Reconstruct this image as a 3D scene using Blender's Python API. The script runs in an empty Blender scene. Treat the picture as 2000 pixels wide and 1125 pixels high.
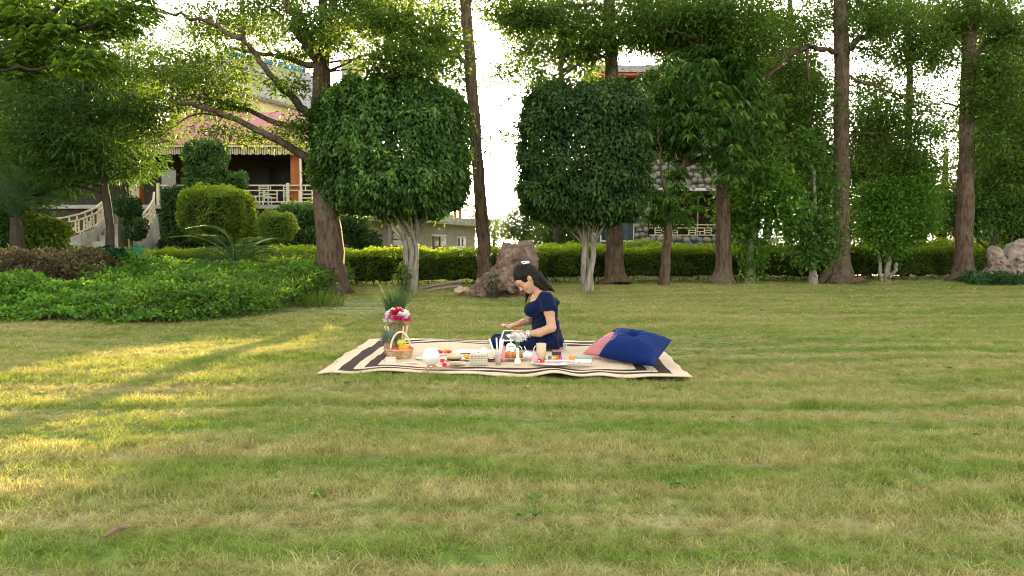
import bpy, bmesh, math, random
import numpy as np
from mathutils import Vector, Matrix, Euler

scene = bpy.context.scene
R = math.radians
# ------------------------------------------------------------------ camera
CAM_H = 1.07
F_PX, HORIZON = 1444.0, 480.0          # focal length and horizon row of the 2000 x 1125 frame
PITCH = math.atan((562.5 - HORIZON) / F_PX)
cam = bpy.data.cameras.new('camera')
cam.sensor_width = 36.0
cam.lens = 36.0 * F_PX / 2000.0
cam.clip_start = 0.05
cam.clip_end = 3000
cam_o = bpy.data.objects.new('camera', cam)
scene.collection.objects.link(cam_o)
cam_o.location = (0, 0, CAM_H)
cam_o.rotation_euler = (math.pi / 2 - PITCH, 0, 0)
scene.camera = cam_o

# ------------------------------------------------------------------ sky, sun, exposure
SUN_AZ, SUN_EL = math.atan(84 / 1444.0), R(5.8)
world = bpy.data.worlds.new('World')
scene.world = world
world.use_nodes = True
wn, wl = world.node_tree.nodes, world.node_tree.links
wn.clear()
sky = wn.new('ShaderNodeTexSky')
sky.sky_type = 'NISHITA'
sky.sun_disc = False
sky.sun_elevation = SUN_EL
sky.sun_rotation = SUN_AZ
sky.altitude = 200
sky.air_density = 1.0
sky.dust_density = 3.0
sky.ozone_density = 1.0
hs = wn.new('ShaderNodeHueSaturation')
hs.inputs['Saturation'].default_value = 0.30      # thin high cloud: a whitish evening sky
bg = wn.new('ShaderNodeBackground')
bg.inputs['Strength'].default_value = 0.15
wo = wn.new('ShaderNodeOutputWorld')
wl.new(sky.outputs[0], hs.inputs['Color'])
warm = wn.new('ShaderNodeMix'); warm.data_type = 'RGBA'; warm.blend_type = 'MULTIPLY'
warm.inputs[0].default_value = 1.0
warm.inputs[7].default_value = (1.0, 0.965, 0.87, 1.0)   # evening haze over the whole sky
wl.new(hs.outputs[0], warm.inputs[6])
wl.new(warm.outputs[2], bg.inputs['Color'])
wl.new(bg.outputs[0], wo.inputs['Surface'])

sun = bpy.data.lights.new('sun', 'SUN')
sun.energy = 3.0
sun.angle = R(0.6)
sun.color = (1.0, 0.72, 0.36)
sun_o = bpy.data.objects.new('sun', sun)
scene.collection.objects.link(sun_o)
sd = Vector((math.sin(SUN_AZ) * math.cos(SUN_EL), math.cos(SUN_AZ) * math.cos(SUN_EL), math.sin(SUN_EL)))
sun_o.rotation_euler = (-sd).to_track_quat('-Z', 'Y').to_euler()
sun_o.location = (2, 40, 20)

vs = scene.view_settings
vs.view_transform = 'Standard'
vs.look = 'None'
vs.gamma = 1.0
vs.exposure = 3.42
vs.use_curve_mapping = False
scene.render.engine = 'CYCLES'
scene.cycles.use_denoising = True
scene.cycles.denoising_prefilter = 'FAST'
scene.cycles.filter_width = 1.05
scene.cycles.max_bounces = 8
scene.cycles.diffuse_bounces = 4
scene.cycles.transmission_bounces = 4
scene.cycles.transparent_max_bounces = 6
scene.cycles.caustics_reflective = False
scene.cycles.caustics_refractive = False
scene.cycles.sample_clamp_indirect = 6.0

# ------------------------------------------------------------------ helpers
rng = np.random.default_rng(7)
random.seed(7)
FW = np.array([0, math.cos(PITCH), -math.sin(PITCH)])
UP = np.array([0, math.sin(PITCH), math.cos(PITCH)])
C0 = np.array([0, 0, CAM_H])

def W(px, py, Y):
    """world point seen at photo pixel (px, py) whose distance along +Y is Y"""
    d = FW + (px - 1000.0) / F_PX * np.array([1.0, 0, 0]) + (562.5 - py) / F_PX * UP
    return C0 + d * (Y / d[1])

def G(px, py, z=0.0):
    d = FW + (px - 1000.0) / F_PX * np.array([1.0, 0, 0]) + (562.5 - py) / F_PX * UP
    return C0 + d * ((z - CAM_H) / d[2])

def S(Y):
    return Y / F_PX                      # metres per photo pixel at distance Y

ORG = {}
def world_origin(o):
    return ORG.get(o.name, np.zeros(3))

def tag(o, label=None, cat=None, group=None, kind=None):
    if label: o['label'] = label
    if cat: o['category'] = cat
    if group: o['group'] = group
    if kind: o['kind'] = kind
    return o

def thing(name, label, cat, loc=(0, 0, 0), group=None):
    o = bpy.data.objects.new(name, None)
    o.empty_display_size = 0.2
    scene.collection.objects.link(o)
    o.location = tuple(float(v) for v in loc)
    ORG[o.name] = np.array([float(v) for v in loc])
    return tag(o, label, cat, group)

def raw_mesh(name, V, F):
    """V (n,3); F either an (m,k) array or a list of index lists"""
    me = bpy.data.meshes.new(name)
    if isinstance(F, np.ndarray):
        m, k = F.shape
        me.vertices.add(len(V))
        me.vertices.foreach_set('co', np.asarray(V, np.float32).ravel())
        me.loops.add(m * k)
        me.polygons.add(m)
        me.loops.foreach_set('vertex_index', F.astype(np.int32).ravel())
        me.polygons.foreach_set('loop_start', (np.arange(m) * k).astype(np.int32))
        me.update(calc_edges=True)
    else:
        me.from_pydata([tuple(map(float, v)) for v in V], [], F)
        me.update()
    return me

def mk(name, V, F, mat, parent=None, smooth=False, at=None, face_attr=None):
    """a mesh object from WORLD coordinates; under parent it becomes a part"""
    V = np.asarray(V, float)
    org = world_origin(parent) if parent is not None else (np.zeros(3) if at is None else np.asarray(at, float))
    me = raw_mesh(name, V - org, F)
    if smooth:
        me.polygons.foreach_set('use_smooth', np.ones(len(me.polygons), bool))
    if face_attr is not None:
        for k, arr in face_attr.items():
            a = me.attributes.new(k, 'FLOAT', 'FACE')
            a.data.foreach_set('value', np.asarray(arr, np.float32))
    if mat is not None:
        me.materials.append(mat)
    o = bpy.data.objects.new(name, me)
    scene.collection.objects.link(o)
    if parent is not None:
        o.parent = parent
        ORG[o.name] = org
    else:
        o.location = tuple(org)
        ORG[o.name] = org
    return o

def join(parts):
    Vs, Fs, n = [], [], 0
    for V, F in parts:
        Vs.append(np.asarray(V, float))
        Fs += [[int(i) + n for i in f] for f in F]
        n += len(V)
    return np.vstack(Vs), Fs

def box_vf(c, d, rot=0.0, taper=1.0):
    x, y, z = np.array(d) / 2.0
    v = np.array([[sx * x * (taper if sz > 0 else 1), sy * y * (taper if sz > 0 else 1), sz * z]
                  for sz in (-1, 1) for sy in (-1, 1) for sx in (-1, 1)], float)
    if rot:
        c_, s_ = math.cos(rot), math.sin(rot)
        v = np.c_[v[:, 0] * c_ - v[:, 1] * s_, v[:, 0] * s_ + v[:, 1] * c_, v[:, 2]]
    return v + np.asarray(c, float), [[0, 2, 3, 1], [4, 5, 7, 6], [0, 1, 5, 4], [2, 6, 7, 3], [0, 4, 6, 2], [1, 3, 7, 5]]

def bevel_obj(o, w, seg=2):
    m = o.modifiers.new('bevel', 'BEVEL')
    m.width = w
    m.segments = seg
    m.limit_method = 'ANGLE'
    return o

def box(name, c, d, mat, parent=None, rot=0.0, bev=0.0, at=None):
    V, F = box_vf(c, d, rot)
    o = mk(name, V, F, mat, parent, at=(at if at is not None else (c[0], c[1], c[2] - d[2] / 2)) if parent is None else None)
    if bev: bevel_obj(o, bev)
    return o

def spline(P, n):
    P = np.asarray(P, float)
    if len(P) == 2:
        t = np.linspace(0, 1, n)[:, None]
        return P[0] * (1 - t) + P[1] * t
    Q = np.vstack([2 * P[0] - P[1], P, 2 * P[-1] - P[-2]])
    out = []
    for t in np.linspace(0, len(P) - 1 - 1e-6, n):
        i = int(t); u = t - i
        a, b, c, d = Q[i:i + 4]
        out.append(0.5 * ((2 * b) + (-a + c) * u + (2 * a - 5 * b + 4 * c - d) * u ** 2 + (-a + 3 * b - 3 * c + d) * u ** 3))
    return np.array(out)

def tube_vf(P, rad, n=8, wob=0.0, lobes=None, cap=True):
    P = np.asarray(P, float)
    m = len(P)
    rad = np.broadcast_to(np.asarray(rad, float), (m,))
    T = np.gradient(P, axis=0)
    T /= np.linalg.norm(T, axis=1)[:, None] + 1e-9
    ref = np.array([1.0, 0.13, 0.07]) if abs(T[:, 0]).mean() < 0.8 else np.array([0.1, 1.0, 0.1])
    A = np.cross(T, ref); A /= np.linalg.norm(A, axis=1)[:, None] + 1e-9
    B = np.cross(T, A)
    th = np.linspace(0, 2 * np.pi, n, endpoint=False)
    r = rad[:, None] * np.ones((1, n))
    if wob:
        r = r * (1 + wob * rng.standard_normal((m, n)) * 0.5)
    if lobes is not None:
        r = r * (1 + lobes[:, None] * (0.55 * np.cos(5 * th + 0.6) + 0.45 * np.cos(3 * th + 2.1))[None])
    V = P[:, None] + r[..., None] * (np.cos(th)[None, :, None] * A[:, None] + np.sin(th)[None, :, None] * B[:, None])
    V = V.reshape(-1, 3)
    F = []
    for i in range(m - 1):
        for j in range(n):
            k = (j + 1) % n
            F.append([i * n + j, i * n + k, (i + 1) * n + k, (i + 1) * n + j])
    if cap:
        F.append(list(range(n))[::-1])
        F.append([(m - 1) * n + j for j in range(n)])
    return V, F

def lathe_vf(prof, n=20, c=(0, 0, 0), axis=None):
    prof = np.asarray(prof, float)
    th = np.linspace(0, 2 * np.pi, n, endpoint=False)
    V, F = [], []
    for r, z in prof:
        for t in th:
            V.append([r * math.cos(t), r * math.sin(t), z])
    m = len(prof)
    for i in range(m - 1):
        for j in range(n):
            k = (j + 1) % n
            F.append([i * n + j, i * n + k, (i + 1) * n + k, (i + 1) * n + j])
    F.append(list(range(n))[::-1])
    F.append([(m - 1) * n + j for j in range(n)])
    V = np.array(V)
    if axis is not None:
        q = Vector((0, 0, 1)).rotation_difference(Vector(axis)).to_matrix()
        V = V @ np.array(q).T
    return V + np.asarray(c, float), F

def sphere_vf(c, r, n=14, sq=(1, 1, 1)):
    prof = [(max(1e-4, math.sin(a)), -math.cos(a)) for a in np.linspace(0.02, math.pi - 0.02, max(6, n // 2 + 2))]
    V, F = lathe_vf(prof, n)
    return V * r * np.array(sq) + np.asarray(c, float), F

class Noise:
    """cheap smooth noise: a sum of randomly oriented sines"""
    def __init__(s, seed, scale, k=14):
        g = np.random.default_rng(seed)
        s.k = g.standard_normal((k, 3)) / scale * 2.2
        s.p = g.uniform(0, 6.28, k)
        s.n = math.sqrt(k / 2)
    def __call__(s, P):
        return np.sin(np.asarray(P) @ s.k.T + s.p).sum(-1) / s.n

# ---- signed distance shapes turned into one continuous surface
def seg_d(P, a, b, ra, rb, sq=None):
    a = np.asarray(a, float); b = np.asarray(b, float)
    ab = b - a
    t = np.clip(((P - a) @ ab) / (ab @ ab + 1e-12), 0, 1)
    D = P - (a + t[..., None] * ab)
    if sq is not None: D = D / np.asarray(sq, float)
    return np.sqrt((D * D).sum(-1)) - (ra + (rb - ra) * t)

def ell_d(P, c, r, M=None):
    D = P - np.asarray(c, float)
    if M is not None: D = D @ np.asarray(M, float)
    r = np.asarray(r, float)
    k = np.sqrt(((D / r) ** 2).sum(-1))
    k2 = np.sqrt(((D / (r * r)) ** 2).sum(-1)) + 1e-9
    return k * (k - 1) / k2

def smin(a, b, k):
    h = np.clip(0.5 + 0.5 * (b - a) / k, 0, 1)
    return b * (1 - h) + a * h - k * h * (1 - h)

def grid_pts(lo, hi, h):
    lo = np.asarray(lo, float); hi = np.asarray(hi, float)
    n = np.ceil((hi - lo) / h).astype(int) + 1
    ax = [lo[i] + np.arange(n[i]) * h for i in range(3)]
    return np.stack(np.meshgrid(*ax, indexing='ij'), -1)

def nets(f, P):
    """naive surface nets: f sampled on the grid P -> vertices, quads"""
    h = P[1, 0, 0, 0] - P[0, 0, 0, 0]
    s = f < 0
    nx, ny, nz = f.shape
    acc = np.zeros((nx - 1, ny - 1, nz - 1, 3)); cnt = np.zeros((nx - 1, ny - 1, nz - 1))
    cor = [(i, j, k) for i in (0, 1) for j in (0, 1) for k in (0, 1)]
    def sl(c): return tuple(slice(c[i], f.shape[i] - 1 + c[i]) for i in range(3))
    for a in cor:
        for b in cor:
            if sum(b) - sum(a) == 1 and all(b[i] >= a[i] for i in range(3)):
                fa, fb = f[sl(a)], f[sl(b)]
                x = s[sl(a)] != s[sl(b)]
                t = np.where(x, fa / np.where(x, fa - fb, 1), 0)
                p = np.array(a)[None] + t[..., None] * (np.array(b) - np.array(a))[None]
                acc += np.where(x[..., None], p, 0); cnt += x
    act = cnt > 0
    idx = -np.ones(act.shape, int)
    idx[act] = np.arange(act.sum())
    V = P[:-1, :-1, :-1][act] + acc[act] / cnt[act][:, None] * h
    Q = []
    for ax in range(3):
        a = [slice(1, n - 1) for n in f.shape]
        a[ax] = slice(0, f.shape[ax] - 1)
        b = list(a); b[ax] = slice(1, f.shape[ax])
        sa, sb = s[tuple(a)], s[tuple(b)]
        ii = np.argwhere(sa != sb)
        if not len(ii): continue
        inside = sa[tuple(ii.T)]
        st = np.array([x.start for x in a])
        e = ii + st
        u, v = [(1, 2), (2, 0), (0, 1)][ax]
        def cell(du, dv):
            q = e.copy(); q[:, u] -= du; q[:, v] -= dv
            return idx[tuple(q.T)]
        q = np.stack([cell(1, 1), cell(0, 1), cell(0, 0), cell(1, 0)], 1)
        q[~inside] = q[~inside][:, ::-1]
        Q.append(q)
    return V, np.vstack(Q)

# ------------------------------------------------------------------ materials
MATS = {}
def new_mat(name):
    m = bpy.data.materials.new(name)
    m.use_nodes = True
    n = m.node_tree.nodes
    n.clear()
    out = n.new('ShaderNodeOutputMaterial')
    b = n.new('ShaderNodeBsdfPrincipled')
    m.node_tree.links.new(b.outputs[0], out.inputs[0])
    MATS[name] = m
    return m, n, m.node_tree.links, b, out

def mixrgb(n, l, fac, a, b):
    x = n.new('ShaderNodeMix'); x.data_type = 'RGBA'
    for sock, v in ((x.inputs[0], fac), (x.inputs[6], a), (x.inputs[7], b)):
        if hasattr(v, 'is_linked') or hasattr(v, 'links'): l.new(v, sock)
        elif isinstance(v, (int, float)): sock.default_value = v
        else: sock.default_value = (*v, 1.0)
    return x.outputs[2]

def noise_node(n, l, scale, detail=4, rough=0.55, coord=None, stretch=None):
    t = n.new('ShaderNodeTexNoise')
    t.inputs['Scale'].default_value = scale
    t.inputs['Detail'].default_value = detail
    t.inputs['Roughness'].default_value = rough
    if coord is None:
        g = n.new('ShaderNodeNewGeometry'); coord = g.outputs['Position']
    if stretch is not None:
        mp = n.new('ShaderNodeMapping')
        mp.inputs['Scale'].default_value = stretch
        l.new(coord, mp.inputs['Vector']); coord = mp.outputs[0]
    l.new(coord, t.inputs['Vector'])
    return t.outputs[0]

def ramp(n, l, src, stops):
    r = n.new('ShaderNodeValToRGB')
    e = r.color_ramp.elements
    while len(e) < len(stops): e.new(0.5)
    for i, (p, c) in enumerate(stops):
        e[i].position = p
        e[i].color = (*c, 1.0) if len(c) == 3 else c
    l.new(src, r.inputs[0])
    return r.outputs[0]

def bump(n, l, b, h, dist, strength=1.0):
    x = n.new('ShaderNodeBump')
    x.inputs['Distance'].default_value = dist
    x.inputs['Strength'].default_value = strength
    l.new(h, x.inputs['Height'])
    l.new(x.outputs[0], b.inputs['Normal'])

def mat(name, c1, c2=None, scale=6.0, rough=0.6, bmp=0.0, bscale=None, spec=0.25, metal=0.0, stretch=None, detail=5, lo=0.35, hi=0.68, **kw):
    """an uneven procedural surface: two colours mixed by noise, with relief"""
    if name in MATS: return MATS[name]
    m, n, l, b, out = new_mat(name)
    if c2 is None: c2 = tuple(v * 0.8 for v in c1)
    f = noise_node(n, l, scale, detail, 0.6, stretch=stretch)
    l.new(ramp(n, l, f, [(lo, c1), (hi, c2)]), b.inputs['Base Color'])
    b.inputs['Roughness'].default_value = rough
    b.inputs['Specular IOR Level'].default_value = spec
    b.inputs['Metallic'].default_value = metal
    for k, v in kw.items(): b.inputs[k].default_value = v
    if bmp:
        bump(n, l, b, noise_node(n, l, bscale or scale * 3, 6, 0.65, stretch=stretch), bmp)
    return m

def leaf_mat(name, dark, light, trans=0.4, rough=0.5, spec=0.35, tcol=None):
    spec = min(spec, .35) * .6
    if name in MATS: return MATS[name]
    m, n, l, b, out = new_mat(name)
    a = n.new('ShaderNodeAttribute'); a.attribute_name = 'tint'
    mid = tuple(x * .62 + y * .38 for x, y in zip(dark, light))
    col = ramp(n, l, a.outputs['Fac'], [(0.0, dark), (0.55, mid), (1.0, light)])
    l.new(col, b.inputs['Base Color'])
    b.inputs['Roughness'].default_value = rough
    b.inputs['Specular IOR Level'].default_value = spec
    tr = n.new('ShaderNodeBsdfTranslucent')
    tc = tcol or tuple(min(1, v * k) for v, k in zip(light, (1.9, 1.7, 0.9)))
    l.new(mixrgb(n, l, 0.5, col, tc), tr.inputs['Color'])
    ms = n.new('ShaderNodeMixShader')
    ms.inputs[0].default_value = trans
    l.new(b.outputs[0], ms.inputs[1]); l.new(tr.outputs[0], ms.inputs[2])
    l.new(ms.outputs[0], out.inputs[0])
    return m

# ------------------------------------------------------------------ foliage
def unit(v): return v / (np.linalg.norm(v, axis=-1, keepdims=True) + 1e-9)

def leaf_vf(P, D, N, L, Wd, fold=0.25, droop=0.12):
    """P base, D axis, N up-normal (n,3); L, Wd (n,) -> folded four-cornered leaves"""
    n = len(P)
    D = unit(D)
    Sd = unit(np.cross(D, N))
    N = np.cross(Sd, D)
    L = np.broadcast_to(L, (n,))[:, None]; Wd = np.broadcast_to(Wd, (n,))[:, None]
    mid = P + D * L * 0.48
    V = np.empty((n, 4, 3))
    V[:, 0] = P
    V[:, 1] = mid + Sd * Wd * 0.5 + N * Wd * fold
    V[:, 2] = P + D * L - np.array([0, 0, 1.0]) * L * droop
    V[:, 3] = mid - Sd * Wd * 0.5 + N * Wd * fold
    b = (np.arange(n) * 4)[:, None]
    F = np.concatenate([b + np.array([[0, 1, 2]]), b + np.array([[0, 2, 3]])], 1).reshape(-1, 3)
    return V.reshape(-1, 3), F

def foliage(name, P, D, N, L, Wd, material, parent, tint, fold=0.25, droop=0.12, at=None):
    V, F = leaf_vf(P, D, N, L, Wd, fold, droop)
    t = np.repeat(np.clip(tint, 0, 1), 2)
    return mk(name, V, F, material, parent, face_attr={'tint': t}, at=at)

def rdir(n, g):
    return unit(g.standard_normal((n, 3)))

def pads_to_leaves(pads, leaf, g, clump=0.16, per=16, layers=2.2, flat=0.5, droop_bias=-0.25):
    """pads: (centre, (rx,ry,rz), density). Clumps of leaves spread unevenly through each pad"""
    Ps, Ds, Ns, Ts = [], [], [], []
    la = leaf[0] * leaf[1] * 0.5
    for c, r, dens in pads:
        r = np.asarray(r, float)
        area = math.pi * r[0] * r[2]
        nc = max(2, int(area * layers * dens / la / per))
        q = rdir(nc, g) * (g.uniform(0, 1, (nc, 1)) ** 0.42)
        cc = np.asarray(c) + q * r
        # keep a ragged outline
        cc += g.standard_normal((nc, 3)) * r * 0.10
        tint_c = g.normal(0.45, 0.2, nc)
        k = g.integers(int(per * 0.5), int(per * 1.5) + 1, nc)
        ci = np.repeat(np.arange(nc), k)
        m = len(ci)
        off = g.standard_normal((m, 3)) * clump * np.array([1, 1, flat])
        p = cc[ci] + off
        d = unit(off + g.standard_normal((m, 3)) * clump * 0.7 + np.array([0, 0, droop_bias * clump]))
        nrm = unit(np.array([0, 0, 1.0]) + g.standard_normal((m, 3)) * 0.55)
        Ps.append(p); Ds.append(d); Ns.append(nrm)
        Ts.append(tint_c[ci] + g.normal(0, 0.22, m))
    return np.vstack(Ps), np.vstack(Ds), np.vstack(Ns), np.concatenate(Ts)

def whorls(pads, leaf, g, layers=1.6, per=9, droop=-0.45):
    """rosettes of long leaves at twig ends"""
    Ps, Ds, Ns, Ts = [], [], [], []
    la = leaf[0] * leaf[1] * 0.5
    for c, r, dens in pads:
        r = np.asarray(r, float)
        nc = max(2, int(math.pi * r[0] * r[2] * layers * dens / la / per))
        cc = np.asarray(c) + rdir(nc, g) * (g.uniform(0, 1, (nc, 1)) ** 0.4) * r
        ci = np.repeat(np.arange(nc), per)
        m = len(ci)
        axis = unit(rdir(nc, g) * 0.5 + np.array([0, 0, 0.6]))[ci]
        th = g.uniform(0, 6.28, m)
        rad = np.c_[np.cos(th), np.sin(th), np.zeros(m)]
        d = unit(rad + axis * 0.25 + np.array([0, 0, droop]) * g.uniform(0.3, 1.5, (m, 1)))
        Ps.append(cc[ci] + d * 0.012); Ds.append(d)
        Ns.append(unit(axis + g.standard_normal((m, 3)) * 0.3))
        Ts.append(g.normal(0.45, 0.30, nc)[ci] + g.normal(0, 0.16, m))
    return np.vstack(Ps), np.vstack(Ds), np.vstack(Ns), np.concatenate(Ts)

def shell_points(n, c, r, p, g, depth=0.1, lump=0.06, lump_scale=0.35, seed=1, flat_bottom=None):
    """points near the surface of a clipped, box-like bush (superellipsoid)"""
    r = np.asarray(r, float)
    q = g.uniform(-1, 1, (n * 2, 3))
    ar = np.array([r[1] * r[2], r[0] * r[2], r[0] * r[1]])
    f_ = g.choice(3, n * 2, p=ar / ar.sum())             # even cover of a box-like shape: pick a face by its area
    q[np.arange(n * 2), f_] = np.where(g.uniform(size=n * 2) < .5, -1.0, 1.0)
    k = (np.abs(q) ** p).sum(1) ** (1 / p)
    q = q / k[:, None]
    nrm = unit(np.sign(q) * np.abs(q) ** (p - 1) / r)
    P = q * r
    nz = Noise(seed, lump_scale)(P)
    P = P + nrm * (nz * lump)[:, None]
    P = P - nrm * (g.uniform(0, 1, (len(P), 1)) ** 1.6) * depth
    keep = g.uniform(size=len(P)) < 0.5
    return P[keep] + np.asarray(c, float), nrm[keep], nz[keep]

def clipped_bush(name, parent, c, r, leaf, n, material, seed, p=3.2, depth=0.14, lump=0.05, tint0=0.4, top_tint=0.0, ls=0.35):
    g = np.random.default_rng(seed)
    P, nr, nz = shell_points(n, c, r, p, g, depth, lump, ls, seed)
    m = len(P)
    D = unit(nr * 0.55 + rdir(m, g) * 0.8 + np.array([0, 0, -0.25]))
    N = unit(nr + rdir(m, g) * 0.55 + np.array([0, 0, 0.35]))
    t = tint0 + g.normal(0, 0.24, m) + 0.10 * nz
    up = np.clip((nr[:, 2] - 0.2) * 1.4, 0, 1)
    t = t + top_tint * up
    L = leaf[0] * g.uniform(0.65, 1.25, m)
    # a solid heart so that no light leaks straight through
    return foliage(name, P, D, N, L, L * leaf[1] / leaf[0], material, parent, t)
# ------------------------------------------------------------------ shared materials
def bark_mat(name, c1, c2, c3):
    m, n, l, b, out = new_mat(name)
    st = noise_node(n, l, 6, 7, .68, stretch=(3.2, 3.2, .55))
    base = ramp(n, l, st, [(.38, c2), (.60, c1)])
    patch = ramp(n, l, noise_node(n, l, 2.2, 6, .7), [(.50, (0, 0, 0)), (.66, (.75, .75, .75))])      # lichen and weathered plates
    l.new(mixrgb(n, l, patch, base, c3), b.inputs['Base Color'])
    b.inputs['Roughness'].default_value = .95
    b.inputs['Specular IOR Level'].default_value = .06
    bump(n, l, b, st, .05)
    return m
M_bark = bark_mat('bark_brown', (0.15, 0.10, 0.07), (0.055, 0.036, 0.025), (0.17, 0.135, 0.10))
M_bark_dark = mat('bark_dark', (0.07, 0.055, 0.04), (0.035, 0.027, 0.02), 6, 0.9, 0.03, 14, 0.15, stretch=(3, 3, 0.7))
M_bark_grey = mat('bark_grey', (0.34, 0.30, 0.25), (0.17, 0.145, 0.115), 7, 0.9, 0.02, 16, 0.2, stretch=(3, 3, 0.7))
L_spray = leaf_mat('leaf_spray', (0.026, 0.07, 0.014), (0.13, 0.22, 0.025), 0.36, tcol=(0.26, 0.36, 0.03))
L_dark = leaf_mat('leaf_dark_feather', (0.022, 0.065, 0.014), (0.085, 0.165, 0.025), 0.38)
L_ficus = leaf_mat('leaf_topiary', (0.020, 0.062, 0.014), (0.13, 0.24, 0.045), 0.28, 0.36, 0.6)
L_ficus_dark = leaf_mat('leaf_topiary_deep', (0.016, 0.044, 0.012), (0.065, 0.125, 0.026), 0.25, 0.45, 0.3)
L_mango = leaf_mat('leaf_mango', (0.018, 0.06, 0.013), (0.12, 0.23, 0.035), 0.34, 0.38, 0.4)
L_alst = leaf_mat('leaf_whorl', (0.035, 0.10, 0.016), (0.17, 0.28, 0.03), 0.4, 0.4, 0.35)
L_bright = leaf_mat('leaf_bright', (0.022, 0.08, 0.013), (0.15, 0.29, 0.028), 0.38, 0.4, 0.35)
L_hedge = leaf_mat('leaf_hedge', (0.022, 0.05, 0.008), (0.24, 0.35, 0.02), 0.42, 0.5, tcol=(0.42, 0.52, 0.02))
L_cover = leaf_mat('leaf_groundcover', (0.025, 0.085, 0.010), (0.14, 0.29, 0.028), 0.34, 0.5)
L_lime = leaf_mat('leaf_lime', (0.06, 0.12, 0.015), (0.20, 0.28, 0.035), 0.42, 0.45)
L_purple = leaf_mat('leaf_purple', (0.05, 0.042, 0.025), (0.17, 0.14, 0.08), 0.3, 0.6)
L_cycad = leaf_mat('leaf_cycad', (0.025, 0.065, 0.022), (0.07, 0.13, 0.045), 0.2, 0.5, .2)
L_far = leaf_mat('leaf_far', (0.035, 0.08, 0.018), (0.14, 0.21, 0.04), 0.42)
L_weed = leaf_mat('leaf_weed', (0.03, 0.075, 0.010), (0.11, 0.17, 0.025), 0.3, 0.6)
M_cream = mat('paint_cream', (0.72, 0.62, 0.42), (0.58, 0.49, 0.32), 3, 0.6, 0.002, 40)
M_white = mat('paint_white', (0.78, 0.77, 0.73), (0.62, 0.61, 0.57), 3, 0.6, 0.002, 40)
M_stone_pale = mat('stone_pale', (0.50, 0.46, 0.40), (0.30, 0.27, 0.23), 2.5, 0.85, 0.03, 9)
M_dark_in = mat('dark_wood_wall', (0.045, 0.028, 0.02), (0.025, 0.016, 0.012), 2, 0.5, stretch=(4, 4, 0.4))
M_orange = mat('wood_orange', (0.42, 0.13, 0.035), (0.30, 0.085, 0.02), 3, 0.5, stretch=(4, 4, 0.4))
M_glass = mat('dark_glass', (0.05, 0.07, 0.085), (0.03, 0.04, 0.05), 0.7, 0.08, spec=0.7)
M_frame_dark = mat('frame_dark', (0.05, 0.04, 0.035), (0.03, 0.025, 0.02), 5, 0.5)
M_conc = mat('concrete', (0.42, 0.39, 0.35), (0.30, 0.28, 0.25), 1.5, 0.9, 0.01, 12)

# ------------------------------------------------------------------ ground
LN = Noise(41, 2.2); LN2 = Noise(42, 0.5)
def lawn_z(X, Y):
    P = np.stack([X, Y, np.zeros_like(X)], -1)
    return 0.018 * LN(P) + 0.006 * LN2(P)

def lawn_colour(n, l):
    """mown, partly dry turf: straw and green in uneven rows that run across the view"""
    f_big = noise_node(n, l, 0.6, 5, 0.62, stretch=(0.32, 2.1, 1))
    f_mid = noise_node(n, l, 2.4, 5, 0.65, stretch=(0.7, 1.7, 1))
    f_fine = ramp(n, l, noise_node(n, l, 13, 6, 0.7), [(.36, (0, 0, 0)), (.64, (1, 1, 1))])
    green = mixrgb(n, l, f_fine, (0.075, 0.17, 0.014), (0.215, 0.36, 0.05))
    straw = mixrgb(n, l, f_fine, (0.25, 0.225, 0.07), (0.62, 0.55, 0.28))
    f_row = noise_node(n, l, 1.0, 3, 0.55, stretch=(0.05, 3.4, 1))      # mower rows
    s = n.new('ShaderNodeMath'); s.operation = 'ADD'
    l.new(f_big, s.inputs[0]); l.new(f_mid, s.inputs[1])
    s2 = n.new('ShaderNodeMath'); s2.operation = 'MULTIPLY_ADD'; s2.inputs[1].default_value = 1.25
    l.new(f_row, s2.inputs[0]); l.new(s.outputs[0], s2.inputs[2])
    h = n.new('ShaderNodeMath'); h.operation = 'MULTIPLY'; h.inputs[1].default_value = 1 / 3.25
    l.new(s2.outputs[0], h.inputs[0])
    fac = ramp(n, l, h.outputs[0], [(0.44, (0, 0, 0)), (0.56, (1, 1, 1))])
    return mixrgb(n, l, fac, green, straw)

m, n, l, b, out = new_mat('turf_soil')
col = lawn_colour(n, l)
soil = ramp(n, l, noise_node(n, l, 9, 6, 0.7), [(0.3, (0.03, 0.03, 0.012)), (0.7, (0.09, 0.08, 0.035))])
l.new(mixrgb(n, l, 0.55, col, soil), b.inputs['Base Color'])
b.inputs['Roughness'].default_value = 1.0
b.inputs['Specular IOR Level'].default_value = 0.1
bump(n, l, b, noise_node(n, l, 60, 5, 0.7), 0.004)
M_turf = m

def ring_axis(lim, near, step, growth=1.25):
    a = list(np.arange(-near, near + 1e-6, step))
    s, v = step, near
    while v < lim:
        s *= growth; v += s
        a = [-v] + a + [v]
    return np.array(a)
gx = ring_axis(900, 14, 0.25); gy = ring_axis(900, 14, 0.25) + 10
X, Y = np.meshgrid(gx, gy, indexing='ij')
Z = lawn_z(X, Y) - np.clip((Y - 26) / 14, 0, 1) * 0.6      # the ground falls away behind the hedge
nx, ny = X.shape
ii = (np.arange(nx - 1)[:, None] * ny + np.arange(ny - 1)[None]).ravel()
gF = np.stack([ii, ii + ny, ii + ny + 1, ii + 1], 1)
ground = mk('ground', np.stack([X, Y, Z], -1).reshape(-1, 3), gF, M_turf, smooth=True)
tag(ground, 'wide mown lawn ground running back to the trees', None, None, 'structure')

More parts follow.
